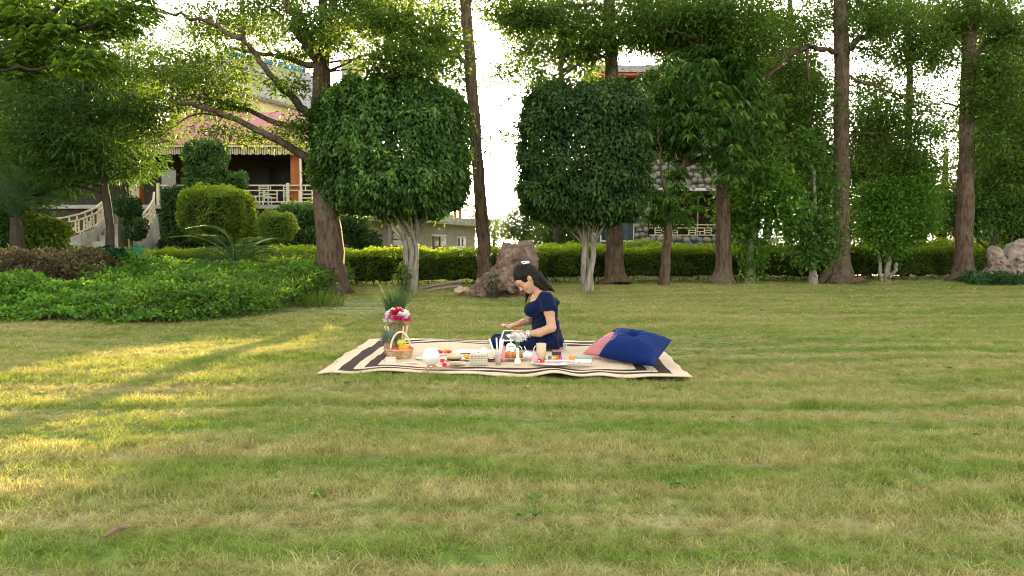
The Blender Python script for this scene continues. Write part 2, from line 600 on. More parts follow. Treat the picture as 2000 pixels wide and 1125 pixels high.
# ---- grass: a few tufts scattered over the lawn
m, n, l, b, out = new_mat('grass_blade')
col = lawn_colour(n, l)
a = n.new('ShaderNodeAttribute'); a.attribute_name = 'tint'
col = mixrgb(n, l, ramp(n, l, a.outputs['Fac'], [(0.45, (0, 0, 0)), (0.95, (0.75, 0.75, 0.75))]), col, (0.34, 0.30, 0.14))
l.new(col, b.inputs['Base Color'])
b.inputs['Roughness'].default_value = 0.7
b.inputs['Specular IOR Level'].default_value = 0.06
tr = n.new('ShaderNodeBsdfTranslucent')
l.new(mixrgb(n, l, 0.35, col, (0.5, 0.42, 0.06)), tr.inputs['Color'])
ms = n.new('ShaderNodeMixShader'); ms.inputs[0].default_value = 0.42
l.new(b.outputs[0], ms.inputs[1]); l.new(tr.outputs[0], ms.inputs[2]); l.new(ms.outputs[0], out.inputs[0])
M_grass = m

def tuft_mesh(seed, blades=52, rad=0.075, hgt=0.040, wid=0.0031):
    g = np.random.default_rng(seed)
    V, F, T = [], [], []
    for i in range(blades):
        a, r = g.uniform(0, 6.28), rad * math.sqrt(g.uniform())
        p = np.array([r * math.cos(a), r * math.sin(a), -0.004])
        h = hgt * g.uniform(0.45, 1.25)
        lean = g.uniform(0, 6.28); am = h * g.uniform(0.3, 1.9)
        ln = np.array([math.cos(lean), math.sin(lean), 0])
        sd = np.array([-ln[1], ln[0], 0]); yaw = g.uniform(0, 3.14)
        sd = np.array([math.cos(yaw), math.sin(yaw), 0])
        w = wid * g.uniform(0.6, 1.3)
        q1 = p + np.array([0, 0, h * 0.6]) + ln * am * 0.35
        q2 = p + np.array([0, 0, h]) + ln * am
        k = len(V)
        V += [p - sd * w / 2, p + sd * w / 2, q1 - sd * w * 0.4, q1 + sd * w * 0.4, q2]
        F += [[k, k + 1, k + 3, k + 2], [k + 2, k + 3, k + 4]]
        t = g.uniform(); T += [t, t]
    me = raw_mesh('grass_tuft', V, F)
    at_ = me.attributes.new('tint', 'FLOAT', 'FACE'); at_.data.foreach_set('value', np.array(T, np.float32))
    me.materials.append(M_grass)
    return me

tuft_col = bpy.data.collections.new('tufts')
for i in range(7):
    tuft_col.objects.link(bpy.data.objects.new('grass_tuft', tuft_mesh(100 + i, hgt=0.021 + 0.0026 * i)))

def scatter_group(name, coll):
    ng = bpy.data.node_groups.new(name, 'GeometryNodeTree')
    ng.interface.new_socket('Geometry', in_out='INPUT', socket_type='NodeSocketGeometry')
    ng.interface.new_socket('Geometry', in_out='OUTPUT', socket_type='NodeSocketGeometry')
    N, Lk = ng.nodes, ng.links
    gi, go = N.new('NodeGroupInput'), N.new('NodeGroupOutput')
    ip = N.new('GeometryNodeInstanceOnPoints')
    ci = N.new('GeometryNodeCollectionInfo')
    ci.inputs['Collection'].default_value = coll
    ci.inputs['Separate Children'].default_value = True
    ci.inputs['Reset Children'].default_value = True
    def attr(nm, tp):
        x = N.new('GeometryNodeInputNamedAttribute'); x.data_type = tp
        x.inputs['Name'].default_value = nm
        return x.outputs['Attribute']
    e2r = N.new('FunctionNodeEulerToRotation')
    Lk.new(attr('rot', 'FLOAT_VECTOR'), e2r.inputs[0])
    Lk.new(gi.outputs[0], ip.inputs['Points'])
    Lk.new(ci.outputs[0], ip.inputs['Instance'])
    ip.inputs['Pick Instance'].default_value = True
    Lk.new(attr('pick', 'INT'), ip.inputs['Instance Index'])
    Lk.new(e2r.outputs[0], ip.inputs['Rotation'])
    Lk.new(attr('scl', 'FLOAT_VECTOR'), ip.inputs['Scale'])
    Lk.new(ip.outputs[0], go.inputs[0])
    return ng

def scatter(name, P, rot, scl, pick, coll):
    me = bpy.data.meshes.new(name)
    me.vertices.add(len(P)); me.vertices.foreach_set('co', P.astype(np.float32).ravel())
    me.attributes.new('rot', 'FLOAT_VECTOR', 'POINT').data.foreach_set('vector', rot.astype(np.float32).ravel())
    me.attributes.new('scl', 'FLOAT_VECTOR', 'POINT').data.foreach_set('vector', scl.astype(np.float32).ravel())
    me.attributes.new('pick', 'INT', 'POINT').data.foreach_set('value', pick.astype(np.int32))
    o = bpy.data.objects.new(name, me)
    scene.collection.objects.link(o)
    md = o.modifiers.new('scatter', 'NODES'); md.node_group = scatter_group(name + '_nodes', coll)
    return o

RUG = [G(622, 740), G(1349, 737), G(1277, 672), G(722, 671)]
def in_quad(P, Q, grow=0.0):
    c = np.mean([q[:2] for q in Q], 0)
    ok = np.ones(len(P), bool)
    for i in range(4):
        a = np.array(Q[i][:2]); b_ = np.array(Q[(i + 1) % 4][:2])
        a = a + unit(a - c) * grow; b_ = b_ + unit(b_ - c) * grow
        e = b_ - a
        ok &= (e[0] * (P[:, 1] - a[1]) - e[1] * (P[:, 0] - a[0])) > 0
    return ok

def lawn_points():
    g = np.random.default_rng(5)
    out = []
    for y0, y1, dens in ((1.2, 4, 330), (4, 7, 240), (7, 11, 150), (11, 16, 95), (16, 24, 60)):
        hw = y1 * 0.80 + 1.2
        k = int((y1 - y0) * 2 * hw * dens)
        out.append(np.c_[g.uniform(-hw, hw, k), g.uniform(y0, y1, k)])
    P = np.vstack(out)
    P = P[~in_quad(P, RUG, 0.02)]
    dist = P[:, 1]
    # bare, shaded soil under the big tree and at the foot of the hedge
    bare = Noise(77, 0.7)(np.c_[P, np.zeros(len(P))])
    soil_spot = (((P[:, 0] + 3.1) / 1.3) ** 2 + ((P[:, 1] - 13.2) / 1.6) ** 2) < 1 + 0.3 * bare
    P = P[~(soil_spot & (g.uniform(size=len(P)) < 0.93))]
    k = len(P)
    bn = Noise(78, 1.1)(np.c_[P[:, 0] * 0.5, P[:, 1], np.zeros(k)])
    s = 1.0 + 0.22 * bn
    # taller rows the mower left standing, wandering a little across the lawn
    for yy, wd, up in ((4.95, 0.085, 1.25), (4.76, 0.05, -.75), (5.72, 0.06, 0.5), (5.62, .04, -.4), (8.9, 0.1, 0.5), (8.72, .07, -.5), (7.6, .08, .4), (7.45, .06, -.4), (3.75, 0.16, 0.4), (3.55, .07, -.3), (3.05, 0.14, 0.35), (2.85, .05, -.3)):
        w = yy + 0.05 * np.sin(P[:, 0] * 0.9 + yy) + 0.03 * np.sin(P[:, 0] * 2.3)
        s += up * np.exp(-((P[:, 1] - w) / wd) ** 2)
    s = np.maximum(s, .25)
    far = np.clip((P[:, 1] - 4) / 14, 0, 1)
    sc = np.stack([1.0 + far * 1.5, 1.0 + far * 1.5, s * (1 + 0.15 * far)], 1) * g.uniform(0.75, 1.25, (k, 1))
    rot = np.c_[g.normal(0, 0.12, k), g.normal(0, 0.12, k), g.uniform(0, 6.28, k)]
    return np.c_[P, lawn_z(P[:, 0], P[:, 1])], rot, sc, g.integers(0, 7, k)
lp = lawn_points()
grass = scatter('lawn_grass', *lp, tuft_col)
tag(grass, 'short mown grass, green mixed with dry straw', 'grass', None, 'stuff')

# ------------------------------------------------------------------ bars shared by all railings
cube_me = {}
def unit_cube(m_):
    if m_.name not in cube_me:
        V, F = box_vf((0, 0, 0), (1, 1, 1))
        me = raw_mesh('bar', V, F); me.materials.append(m_)
        cube_me[m_.name] = me
    return cube_me[m_.name]

def bar(parent, p, q, t, m_, name='bar', t2=None):
    p, q = np.asarray(p, float), np.asarray(q, float)
    o = bpy.data.objects.new(name, unit_cube(m_))
    scene.collection.objects.link(o)
    d = Vector(q - p); L = d.length
    z = d.normalized()
    x = Vector((0, 0, 1)).cross(z)
    if x.length < 1e-3: x = Vector((1, 0, 0))
    x.normalize(); y = z.cross(x)
    Mr = Matrix((x, y, z)).transposed().to_4x4()
    mid = Vector((p + q) / 2 - world_origin(parent))
    o.parent = parent
    o.matrix_local = Matrix.Translation(mid) @ Mr @ Matrix.Diagonal((t, t2 or t, L, 1))
    return o

def rail_run(parent, pts, h, m_, t=0.045, posts=True, post_h=1.12, flip=False):
    """lattice railing along the foot points pts: rails, posts and the little blocks between them"""
    for i in range(len(pts) - 1):
        a, b_ = np.asarray(pts[i], float), np.asarray(pts[i + 1], float)
        def at(u, v): return a + (b_ - a) * u + np.array([0, 0, h * v])
        bar(parent, at(0, 1), at(1, 1), t * 1.5, m_, 'handrail', t)
        bar(parent, at(0, .74), at(1, .74), t * 0.9, m_)
        bar(parent, at(0, .16), at(1, .16), t * 0.9, m_)
        for u in (.17, .37, .63, .83):
            bar(parent, at(u, .16), at(u, .74), t * 0.85, m_)
        for u in (.27, .73): bar(parent, at(u, .74), at(u, 1), t * 0.8, m_)
        for u in (.10, .90): bar(parent, at(u, 0), at(u, .16), t * 0.8, m_)
        for v in (.36, .55):
            bar(parent, at(.17, v), at(.37, v), t * 0.85, m_)
            bar(parent, at(.63, v), at(.83, v), t * 0.85, m_)
        bar(parent, at(.37, .45), at(.63, .45), t * 0.8, m_)
        bar(parent, at(.50, .16), at(.50, .45), t * 0.8, m_)
    if posts:
        for p in pts:
            p = np.asarray(p, float)
            bar(parent, p, p + np.array([0, 0, h * post_h]), t * 2.2, m_, 'post')

# ------------------------------------------------------------------ restaurant on the left (verandah with pink roof)
YB = 32.0
bl = W(250, 480, YB)
rest = thing('restaurant_building', 'two storey restaurant with pink tiled verandah roof and orange pillar, behind the big tree', 'building', (-12, YB, 0))
zf, zr, ze = W(0, 404, YB)[2], W(0, 363, YB)[2], W(0, 304, YB)[2]
xl, xr = W(-160, 400, YB)[0], W(652, 400, YB)[0]
m, n, l, b, out = new_mat('stone_cladding')
br = n.new('ShaderNodeTexBrick')
br.inputs['Scale'].default_value = 2.2
br.inputs['Color1'].default_value = (0.40, 0.37, 0.33, 1); br.inputs['Color2'].default_value = (0.26, 0.24, 0.21, 1)
br.inputs['Mortar'].default_value = (0.12, 0.11, 0.10, 1); br.inputs['Mortar Size'].default_value = 0.012
tc = n.new('ShaderNodeTexCoord'); mp = n.new('ShaderNodeMapping'); mp.inputs['Rotation'].default_value = (R(90), 0, 0)
l.new(tc.outputs['Object'], mp.inputs[0]); l.new(mp.outputs[0], br.inputs[0])
l.new(mixrgb(n, l, noise_node(n, l, 3, 5), br.outputs[0], (0.46, 0.42, 0.36)), b.inputs['Base Color'])
b.inputs['Roughness'].default_value = 0.9
bump(n, l, b, noise_node(n, l, 7, 5), 0.03)
M_clad = m
box('plinth', ((xl + xr) / 2, YB + 2.6, zf / 2 - 0.5), (xr - xl, 5.0, zf + 0.9), mat('stone_shade_tint', (0.075, 0.065, 0.055), (0.035, 0.03, 0.026), 3, .95, .03, 9), rest)  # plinth darkened: shade below the verandah put into the stone colour
box('floor_slab', ((xl + xr) / 2, YB + 2.5, zf), (xr - xl + 0.2, 5.3, 0.16), M_conc, rest)
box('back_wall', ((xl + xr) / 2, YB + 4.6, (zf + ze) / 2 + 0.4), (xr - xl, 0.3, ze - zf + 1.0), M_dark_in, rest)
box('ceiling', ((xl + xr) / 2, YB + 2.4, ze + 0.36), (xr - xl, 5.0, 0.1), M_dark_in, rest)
for px in (330, 420, 512, 560):
    w_ = box('window', (W(px, 340, YB + 4.4)[0], YB + 4.42, zf + 1.35), (0.85, 0.08, 1.5), M_frame_dark, rest)
    box('pane', (W(px, 340, YB + 4.4)[0], YB + 4.37, zf + 1.35), (0.70, 0.03, 1.34), M_glass, w_)
for px in (268, 579, 640):
    c = W(px, 350, YB + 0.35)
    box('pillar', (c[0], YB + 0.35, (zf + ze) / 2 + 0.15), (0.40, 0.40, ze - zf + 0.3), M_orange, rest, bev=0.02)
tag(rest, None)
c = W(590, 350, YB - 0.05); bar(rest, (c[0], YB - 0.3, zf), (c[0], YB - 0.3, ze), 0.05, M_white, 'downpipe')
# bamboo valance under the eaves: one slat after another
M_slat = mat('bamboo_slat', (0.62, 0.52, 0.33), (0.42, 0.34, 0.20), 12, 0.6)
xs = np.arange(W(292, 300, YB)[0], W(650, 300, YB)[0], 0.098)
for i, x in enumerate(xs):
    hgt = 0.36 + 0.02 * math.sin(i * 2.1)
    bar(rest, (x, YB - 0.42, ze + 0.36 - hgt), (x, YB - 0.42, ze + 0.36), 0.068, M_slat, 'slat', 0.03)
# pink roof: corrugated sheet of rounded ribs
M_pink = mat('roof_pink', (0.50, 0.20, 0.205), (0.33, 0.135, 0.135), 2.2, 0.6, 0.004, 30)
ex0, ex1 = W(220, 290, YB)[0], W(660, 290, YB)[0]
V, F = [], []
nrib = 170
ez = ze + 0.37
y1r, z1r = YB + 5.4, W(0, 222, YB + 5.4)[2]
for j in range(7):
    t = j / 6
    for i in range(nrib):
        x = ex0 + (ex1 - ex0) * i / (nrib - 1)
        x = x * (1 - t) + t * (x * 0.88 - 0.9)
        V.append([x, YB - 0.62 + t * (y1r - YB + 0.62), ez + t * (z1r - ez) + 0.035 * (i % 2) + 0.05])
for j in range(6):
    for i in range(nrib - 1):
        k = j * nrib + i
        F.append([k, k + 1, k + nrib + 1, k + nrib])
rf = mk('roof', V, F, M_pink, rest)
sol = rf.modifiers.new('solid', 'SOLIDIFY'); sol.thickness = 0.06
box('fascia', ((ex0 + ex1) / 2, YB - 0.55, ez - 0.02), (ex1 - ex0, 0.05, 0.10), M_cream, rest)
# upper storey: yellow gable wall and grey shingle roof that runs back to the right
M_yel = mat('wall_yellow', (0.72, 0.58, 0.34), (0.60, 0.47, 0.26), 1.0, 0.8, 0.004, 25)
M_shingle = mat('roof_shingle', (0.40, 0.36, 0.36), (0.24, 0.22, 0.22), 5, 0.9, 0.05, 12, stretch=(1, 1, 3))
yu = YB + 5.6
pa, pb = W(300, 222, yu), W(655, 232, yu + 3)
upV = [W(330, 300, yu), W(660, 300, yu + 3), W(660, 226, yu + 3), W(330, 150, yu)]
back = [np.array(p) + np.array([0.6, 5.0, 0]) for p in upV]
mk('upper_wall', upV + back, [[0, 1, 2, 3], [5, 4, 7, 6], [1, 5, 6, 2], [4, 0, 3, 7], [3, 2, 6, 7]], M_yel, rest)
ra, rb_ = W(300, 132, yu - 0.5), W(672, 232, yu + 2.6)
rc, rd = W(600, 142, yu + 5), W(440, 106, yu + 4)
V = np.array([ra, rb_, W(690, 190, yu + 5), rc, rd])
rf2 = mk('upper_roof', V, [[0, 1, 2, 3, 4]], M_shingle, rest)
rf2.modifiers.new('solid', 'SOLIDIFY').thickness = 0.18
M_blue = mat('ridge_blue', (0.03, 0.30, 0.60), (0.02, 0.22, 0.48), 3, 0.5)
for i in range(5):
    p, q = rd + (rc - rd) * i / 5, rd + (rc - rd) * (i + 0.94) / 5
    V, F = tube_vf([p + np.array([0, -.05, .12]), q + np.array([0, -.05, .12])], 0.13, 8)
    mk('ridge_tile', V, F, M_blue, rf2)
tow = thing('water_tower', 'grey square water tower with blue edge rising behind the clipped round tree', 'tower', W(690, 200, 44))
c = W(690, 160, 44)
box('tank', (c[0], 44, c[2] - 1.2), (1.15, 1.15, 4.2), M_shingle, tow)
box('band', (c[0], 44, c[2] - 0.75), (1.22, 1.22, 0.2), M_blue, tow)
box('cap', (c[0], 44, c[2] + 0.98), (1.3, 1.3, 0.14), M_conc, tow)

# verandah railing
vr = thing('verandah_railing', 'long cream lattice railing along the restaurant verandah', 'railing', (-8.5, YB, zf + 0.08))
xs = [W(px, 400, YB)[0] for px in (310, 437, 563, 690)]
rail_run(vr, [(x, YB, zf + 0.08) for x in xs], zr - zf - 0.06, M_cream, 0.055)
# curved garden stair
st = thing('garden_stair', 'curved pale stone stair with cream lattice balustrades beside the dark leaning tree', 'stair', W(235, 480, 27))
L_ = [W(96, 470, 25.0), W(128, 466, 25.2), W(160, 458, 25.6), W(188, 446, 26.3), W(205, 430, 27.4), W(209, 414, 29.0)]
Rr = [W(246, 492, 25.0), W(258, 480, 25.2), W(272, 466, 25.7), W(290, 447, 26.6), W(301, 428, 27.6), W(302, 412, 29.0)]
for name_, pts in (('left', L_), ('right', Rr)):
    rail_run(st, pts, 0.72, M_cream, 0.05, posts=False)
    V, F = [], []
    for i, p in enumerate(pts):
        V += [p + np.array([0, -.1, 0.02]), p + np.array([0, .12, .02]), np.array([p[0], p[1] + .12, -0.6]), np.array([p[0], p[1] - .1, -0.6])]
    for i in range(len(pts) - 1):
        for j in range(4):
            k = (j + 1) % 4
            F.append([i * 4 + j, i * 4 + k, i * 4 + 4 + k, i * 4 + 4 + j])
    mk('stringer', V, F, M_stone_pale, st)
for i in range(11):
    t = i / 10 * (len(L_) - 1.001); k = int(t); u = t - k
    a = L_[k] * (1 - u) + L_[k + 1] * u; b_ = Rr[k] * (1 - u) + Rr[k + 1] * u
    z = 0.12 + 2.2 * i / 10
    c = (a + b_) / 2
    box('step', (c[0], c[1] + 0.3, z / 2 - 0.3), (abs(b_[0] - a[0]) - 0.1, 0.75, z + 0.6), M_stone_pale, st, bev=0.01)
post_ = thing('gate_post', 'tall slim cream post at the head of the garden stair', 'post', W(263, 430, 29.5))
p = W(263, 430, 29.5)
V, F = box_vf((p[0], 29.5, (p[2] + W(0, 345, 29.5)[2]) / 2 - 1.2), (0.26, 0.26, W(0, 345, 29.5)[2] - p[2] + 2.4))
mk('shaft', V, F, M_cream, post_); box('cap', (p[0], 29.5, W(0, 345, 29.5)[2] + 0.05), (0.34, 0.34, 0.1), M_cream, post_)
# table and chairs half hidden behind the railing
tb = thing('verandah_table', 'green topped table behind the verandah railing', 'table', W(540, 404, YB + 1.6))
c = W(540, 404, YB + 1.6); c[2] = zf + .08
box('top', (c[0], c[1], zf + 0.80), (1.1, 0.8, 0.05), mat('table_green', (0.05, 0.16, 0.11), (0.035, 0.12, 0.08), 4, 0.4), tb)
for sx in (-1, 1):
    for sy in (-1, 1): bar(tb, (c[0] + sx * .48, c[1] + sy * .33, zf + .08), (c[0] + sx * .48, c[1] + sy * .33, zf + .78), 0.05, M_white, 'leg')
for i, (px, lab) in enumerate(((519, 'white slatted chair left of the green table on the verandah'), (566, 'white slatted chair right of the green table on the verandah'))):
    c = W(px, 404, YB + 1.1); ch = thing('verandah_chair', lab, 'chair', (c[0], c[1], zf + .08), 'chairs on the verandah')
    box('seat', (c[0], c[1], zf + .52), (.46, .44, .05), M_white, ch)
    for k in range(4): bar(ch, (c[0] - .2, c[1] - .22, zf + .66 + k * .1), (c[0] + .2, c[1] - .22, zf + .66 + k * .1), .045, M_white, 'slat')
    for sx in (-1, 1):
        for sy in (-1, 1): bar(ch, (c[0] + sx * .2, c[1] + sy * .2, zf + .08), (c[0] + sx * .2, c[1] + sy * .2, zf + (.99 if sy < 0 else .5)), .045, M_white, 'leg')

# ------------------------------------------------------------------ low stone annexe seen under the first clipped tree
an = thing('stone_annexe', 'low pale stone annexe with dark windows and a roof terrace, behind the first clipped tree', 'building', W(800, 500, 40))
A, B, Cc = W(690, 480, 39.0), W(773, 480, 36.0), W(928, 480, 46.0)
zt = W(0, 437, 40)[2]; zb = -1.0
def wall(p, q, z0, z1, th, m_, name, parent, off=0.0):
    p, q = np.array([p[0], p[1], 0]), np.array([q[0], q[1], 0])
    d = unit(q - p); nn = np.array([-d[1], d[0], 0])
    V = []
    for z in (z0, z1):
        for u in (p, q):
            V.append(u + nn * off + [0, 0, z]); V.append(u + nn * (off + th) + [0, 0, z])
    return mk(name, V, [[0, 2, 3, 1], [4, 5, 7, 6], [0, 4, 6, 2], [1, 3, 7, 5], [0, 1, 5, 4], [2, 6, 7, 3]], m_, parent)
wall(A, B, zb, zt, 0.4, M_clad, 'wall', an)
wall(B, Cc, zb, zt, 0.4, M_clad, 'wall', an)
dA = unit(Cc - B)
wall(A - unit(B - A) * .2, B, zt + .002, zt + 0.42, 4.0, M_stone_pale, 'roof_slab', an, -0.45)
wall(B - dA * .45, Cc + dA * 0.4, zt, zt + 0.418, 3.0, M_stone_pale, 'roof_slab', an, -0.5)
nb = np.array([-dA[1], dA[0], 0])
for f0, f1, z0, z1 in ((.38, .56, 0.0, 1.62), (.72, .84, 0.45, 1.55)):
    p, q = B + (Cc - B) * f0, B + (Cc - B) * f1
    fr = wall(p, q, z0 - .1, z1 + .06, 0.09, M_white, 'window', an, -0.07)
    wall(p + dA * .14, q - dA * .14, z0, z1 - .04, 0.05, M_glass, 'pane', fr, -0.11)
    mid = (p + q) / 2
    wall(mid - dA * .07, mid + dA * .07, z0, z1 - .04, 0.04, M_frame_dark, 'mullion', fr, -0.14)
    wall(p + dA * .06, p + dA * .2, z0, z1 - .02, 0.04, M_frame_dark, 'jamb', fr, -0.14)
for k in range(9):   # quoins on the near corner
    z = zb + 0.4 + k * 0.33
    if z > zt - .15: break
    box('quoin', (B[0] + 0.02, B[1] - 0.02, z + 0.15), (0.34 + .06 * (k % 2), 0.34, 0.29), M_stone_pale, an, rot=0.5, bev=0.02)
ac = box('cooler_unit', tuple(W(892, 491, 41.6)), (0.75, 0.4, 0.6), M_white, bev=0.03)
tag(ac, 'white air cooler box against the stone annexe wall', 'cooler')
tr_ = thing('terrace_railing', 'cream terrace railing with orange frame on the stone annexe roof', 'railing', W(890, 430, 43))
pp = [B + (Cc - B) * f + np.array([0, 0, zt + .42]) - np.array([0, 0, B[2] * (1 - f) + Cc[2] * f]) for f in (.35, .62, .98)]
rail_run(tr_, pp, 0.85, M_cream, 0.05)
q = pp[1] + dA * .9
bar(tr_, q, q + np.array([0, 0, .95]), .16, M_orange, 'frame_post'); q2 = q + dA * .7
bar(tr_, q2, q2 + np.array([0, 0, .95]), .16, M_orange, 'frame_post'); bar(tr_, q + np.array([0, 0, .55]), q2 + np.array([0, 0, .55]), .1, M_orange, 'frame_rail')

# ------------------------------------------------------------------ cobble house on the right
YH = 40.0
hs_ = thing('cobblestone_house', 'cobblestone house with dark verandah and red edged flat roof, behind the second clipped tree', 'building', W(1320, 500, YH))
def hx(px): return W(px, 450, YH)[0]
def hz(py, Y=YH): return W(1000, py, Y)[2]
M_mortar = mat('mortar_dark', (0.16, 0.15, 0.14), (0.10, 0.095, 0.09), 4, 0.95, 0.02, 20)
box('wall', ((hx(1160) + hx(1266)) / 2, YH + 2, (hz(150) - 1) / 2), (hx(1266) - hx(1160), 4, hz(150) + 1), M_mortar, hs_)
box('wall', ((hx(1266) + hx(1500)) / 2, YH + 2.0, (hz(372) + hz(150)) / 2), (hx(1500) - hx(1266) - .01, 3.98, hz(150) - hz(372)), M_mortar, hs_)
box('plinth', ((hx(1266) + hx(1500)) / 2, YH + 1.95, (hz(464) - 1) / 2), (hx(1500) - hx(1266) - .01, 3.9, hz(464) + 1), M_mortar, hs_)
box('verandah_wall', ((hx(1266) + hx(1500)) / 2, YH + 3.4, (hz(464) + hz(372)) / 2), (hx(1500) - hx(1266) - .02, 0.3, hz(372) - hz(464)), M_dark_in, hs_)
box('lintel', ((hx(1266) + hx(1500)) / 2, YH - 0.06, hz(370)), (hx(1500) - hx(1266), 0.12, 0.14), M_white, hs_)
for px in (1300, 1365):
    fr = box('door_frame', (hx(px), YH + 3.2, (hz(464) + hz(378)) / 2), (1.5, 0.1, hz(378) - hz(464)), M_white, hs_)
    box('pane', (hx(px), YH + 3.13, (hz(464) + hz(378)) / 2), (1.32, 0.06, hz(378) - hz(464) - .2), mat('brown_glass', (0.06, 0.035, 0.022), (0.04, 0.024, 0.016), 0.6, 0.2), fr)
wf = box('window', ((hx(1172) + hx(1238)) / 2, YH - 0.05, (hz(410) + hz(472)) / 2), (hx(1238) - hx(1172), 0.12, hz(410) - hz(472)), M_white, hs_)
for i in range(2):
    c = hx(1172) + (hx(1238) - hx(1172)) * (.26 + .48 * i)
    box('pane', (c, YH - 0.125, (hz(410) + hz(472)) / 2), (.82, .05, hz(410) - hz(472) - .18), M_glass, wf)
box('roof_slab', ((hx(1140) + hx(1510)) / 2, YH + 1.6, hz(146)), (hx(1510) - hx(1140), 6.0, 0.36), M_shingle, hs_)
box('roof_edge', ((hx(1150) + hx(1505)) / 2, YH - 1.2, hz(156)), (hx(1505) - hx(1150), 0.25, 0.13), mat('roof_red', (0.48, 0.09, 0.07), (0.36, 0.06, 0.05), 2, 0.6), hs_)
# cobbles, one by one
def cobble_mesh(seed):
    bm = bmesh.new(); bmesh.ops.create_icosphere(bm, subdivisions=2, radius=0.5)
    nz = Noise(seed, 0.9)
    for v in bm.verts:
        v.co *= 1 + 0.12 * float(nz(np.array(v.co)))
    for v in list(bm.verts):
        if v.co.y > 0.12: v.co.y = 0.12
    me = bpy.data.meshes.new('cobble'); bm.to_mesh(me); bm.free()
    me.polygons.foreach_set('use_smooth', np.ones(len(me.polygons), bool))
    me.materials.append([M_cob1, M_cob2, M_cob3][seed % 3])
    return me
M_cob1 = mat('cobble_grey', (0.29, 0.27, 0.25), (0.18, 0.17, 0.16), 6, 0.85, 0.01, 20)
M_cob2 = mat('cobble_tan', (0.33, 0.295, 0.25), (0.22, 0.195, 0.165), 6, 0.85, 0.01, 20)
M_cob3 = mat('cobble_blue', (0.24, 0.24, 0.245), (0.15, 0.15, 0.155), 6, 0.85, 0.01, 20)
cob = [cobble_mesh(s) for s in range(9)]
def cobbles(px0, px1, py0, py1, size, skip=None, parent=hs_, Y=YH):
    g = np.random.default_rng(int(px0 + py0))
    row, y = 0, py0
    while y < py1:
        x = px0 + (row % 2) * size * .5
        while x < px1:
            w_ = size * g.uniform(.78, 1.2); h_ = size * g.uniform(.72, .98)
            cx, cy = x + g.uniform(-1, 1) * size * .12, y + g.uniform(-1, 1) * size * .16
            if not (skip and skip[0] < cx < skip[1] and skip[2] < cy < skip[3]):
                o = bpy.data.objects.new('cobble', cob[g.integers(0, 9)])
                scene.collection.objects.link(o); o.parent = parent
                p = W(cx, cy, Y) - world_origin(parent)
                o.location = (p[0], Y - world_origin(parent)[1] - 0.02, p[2])
                s = S(Y)
                o.scale = (w_ * s * 1.06, .34, h_ * s * 1.06)
                o.rotation_euler = (0, g.uniform(-.5, .5), 0)
            x += w_
        y += size * .86; row += 1
cobbles(1240, 1420, 306, 368, 14)
cobbles(1266, 1470, 467, 486, 13)
cobbles(1163, 1268, 398, 486, 12, (1166, 1243, 404, 478))
hr = thing('house_railing', 'cream lattice railing across the cobblestone house verandah', 'railing', W(1335, 463, YH))
rail_run(hr, [(hx(px), YH - .02, hz(463)) for px in (1268, 1334, 1400, 1466)], hz(439) - hz(463), M_cream, 0.055, posts=False)
# small lattice fences further right
fr_ = thing('lattice_fence', 'cream lattice fence on a low stone base between the two right hand trunks', 'fence', W(1830, 475, 38))
rail_run(fr_, [W(px, 472, 38) for px in (1780, 1815, 1850, 1885)], 22 * S(38), M_cream, 0.05, posts=False)
box('base', (W(1832, 480, 38.2)[0], 38.2, .2), (2.9, .3, W(0, 473, 38)[2] * 2 - .4), M_clad, fr_)
bx_ = thing('cream_letter_box', 'small cream box on legs beside the pale leafy small tree', 'box', W(1509, 482, 30))
c = W(1509, 470, 30)
box('case', tuple(c), (.42, .3, .26), M_cream, bx_, bev=.01)
for dx in (-.16, .16):
    bar(bx_, (c[0] + dx, 30, -.2), (c[0] + dx, 30, c[2] - .12), .04, M_cream, 'leg')
for k in range(3): bar(bx_, (c[0] - .2, 30, c[2] + .18 + k * .09), (c[0] + .2, 30, c[2] + .18 + k * .09), .03, M_cream, 'slat')
for dx in (-.18, .18): bar(bx_, (c[0] + dx, 30, c[2] + .12), (c[0] + dx, 30, c[2] + .42), .03, M_cream, 'upright')
# ------------------------------------------------------------------ trees
DENS = 2.6
def px_path(pts, Y0):
    return np.array([W(p[0], p[1], Y0 + (p[2] if len(p) > 2 else 0)) for p in pts])

def px_pads(pads, Y0):
    out = []
    for p in pads:
        px, py, hw, hh = p[:4]
        dy = p[4] if len(p) > 4 else 0.0
        de = p[5] if len(p) > 5 else 1.0
        Y = Y0 + dy; s = S(Y)
        if py < -10 or px < -30 or px > 2030: de *= .5
        out.append((W(px, py, Y), (hw * s * 1.08, max(hw * s * 0.8, 0.45), hh * s * 1.3), de))
    return out

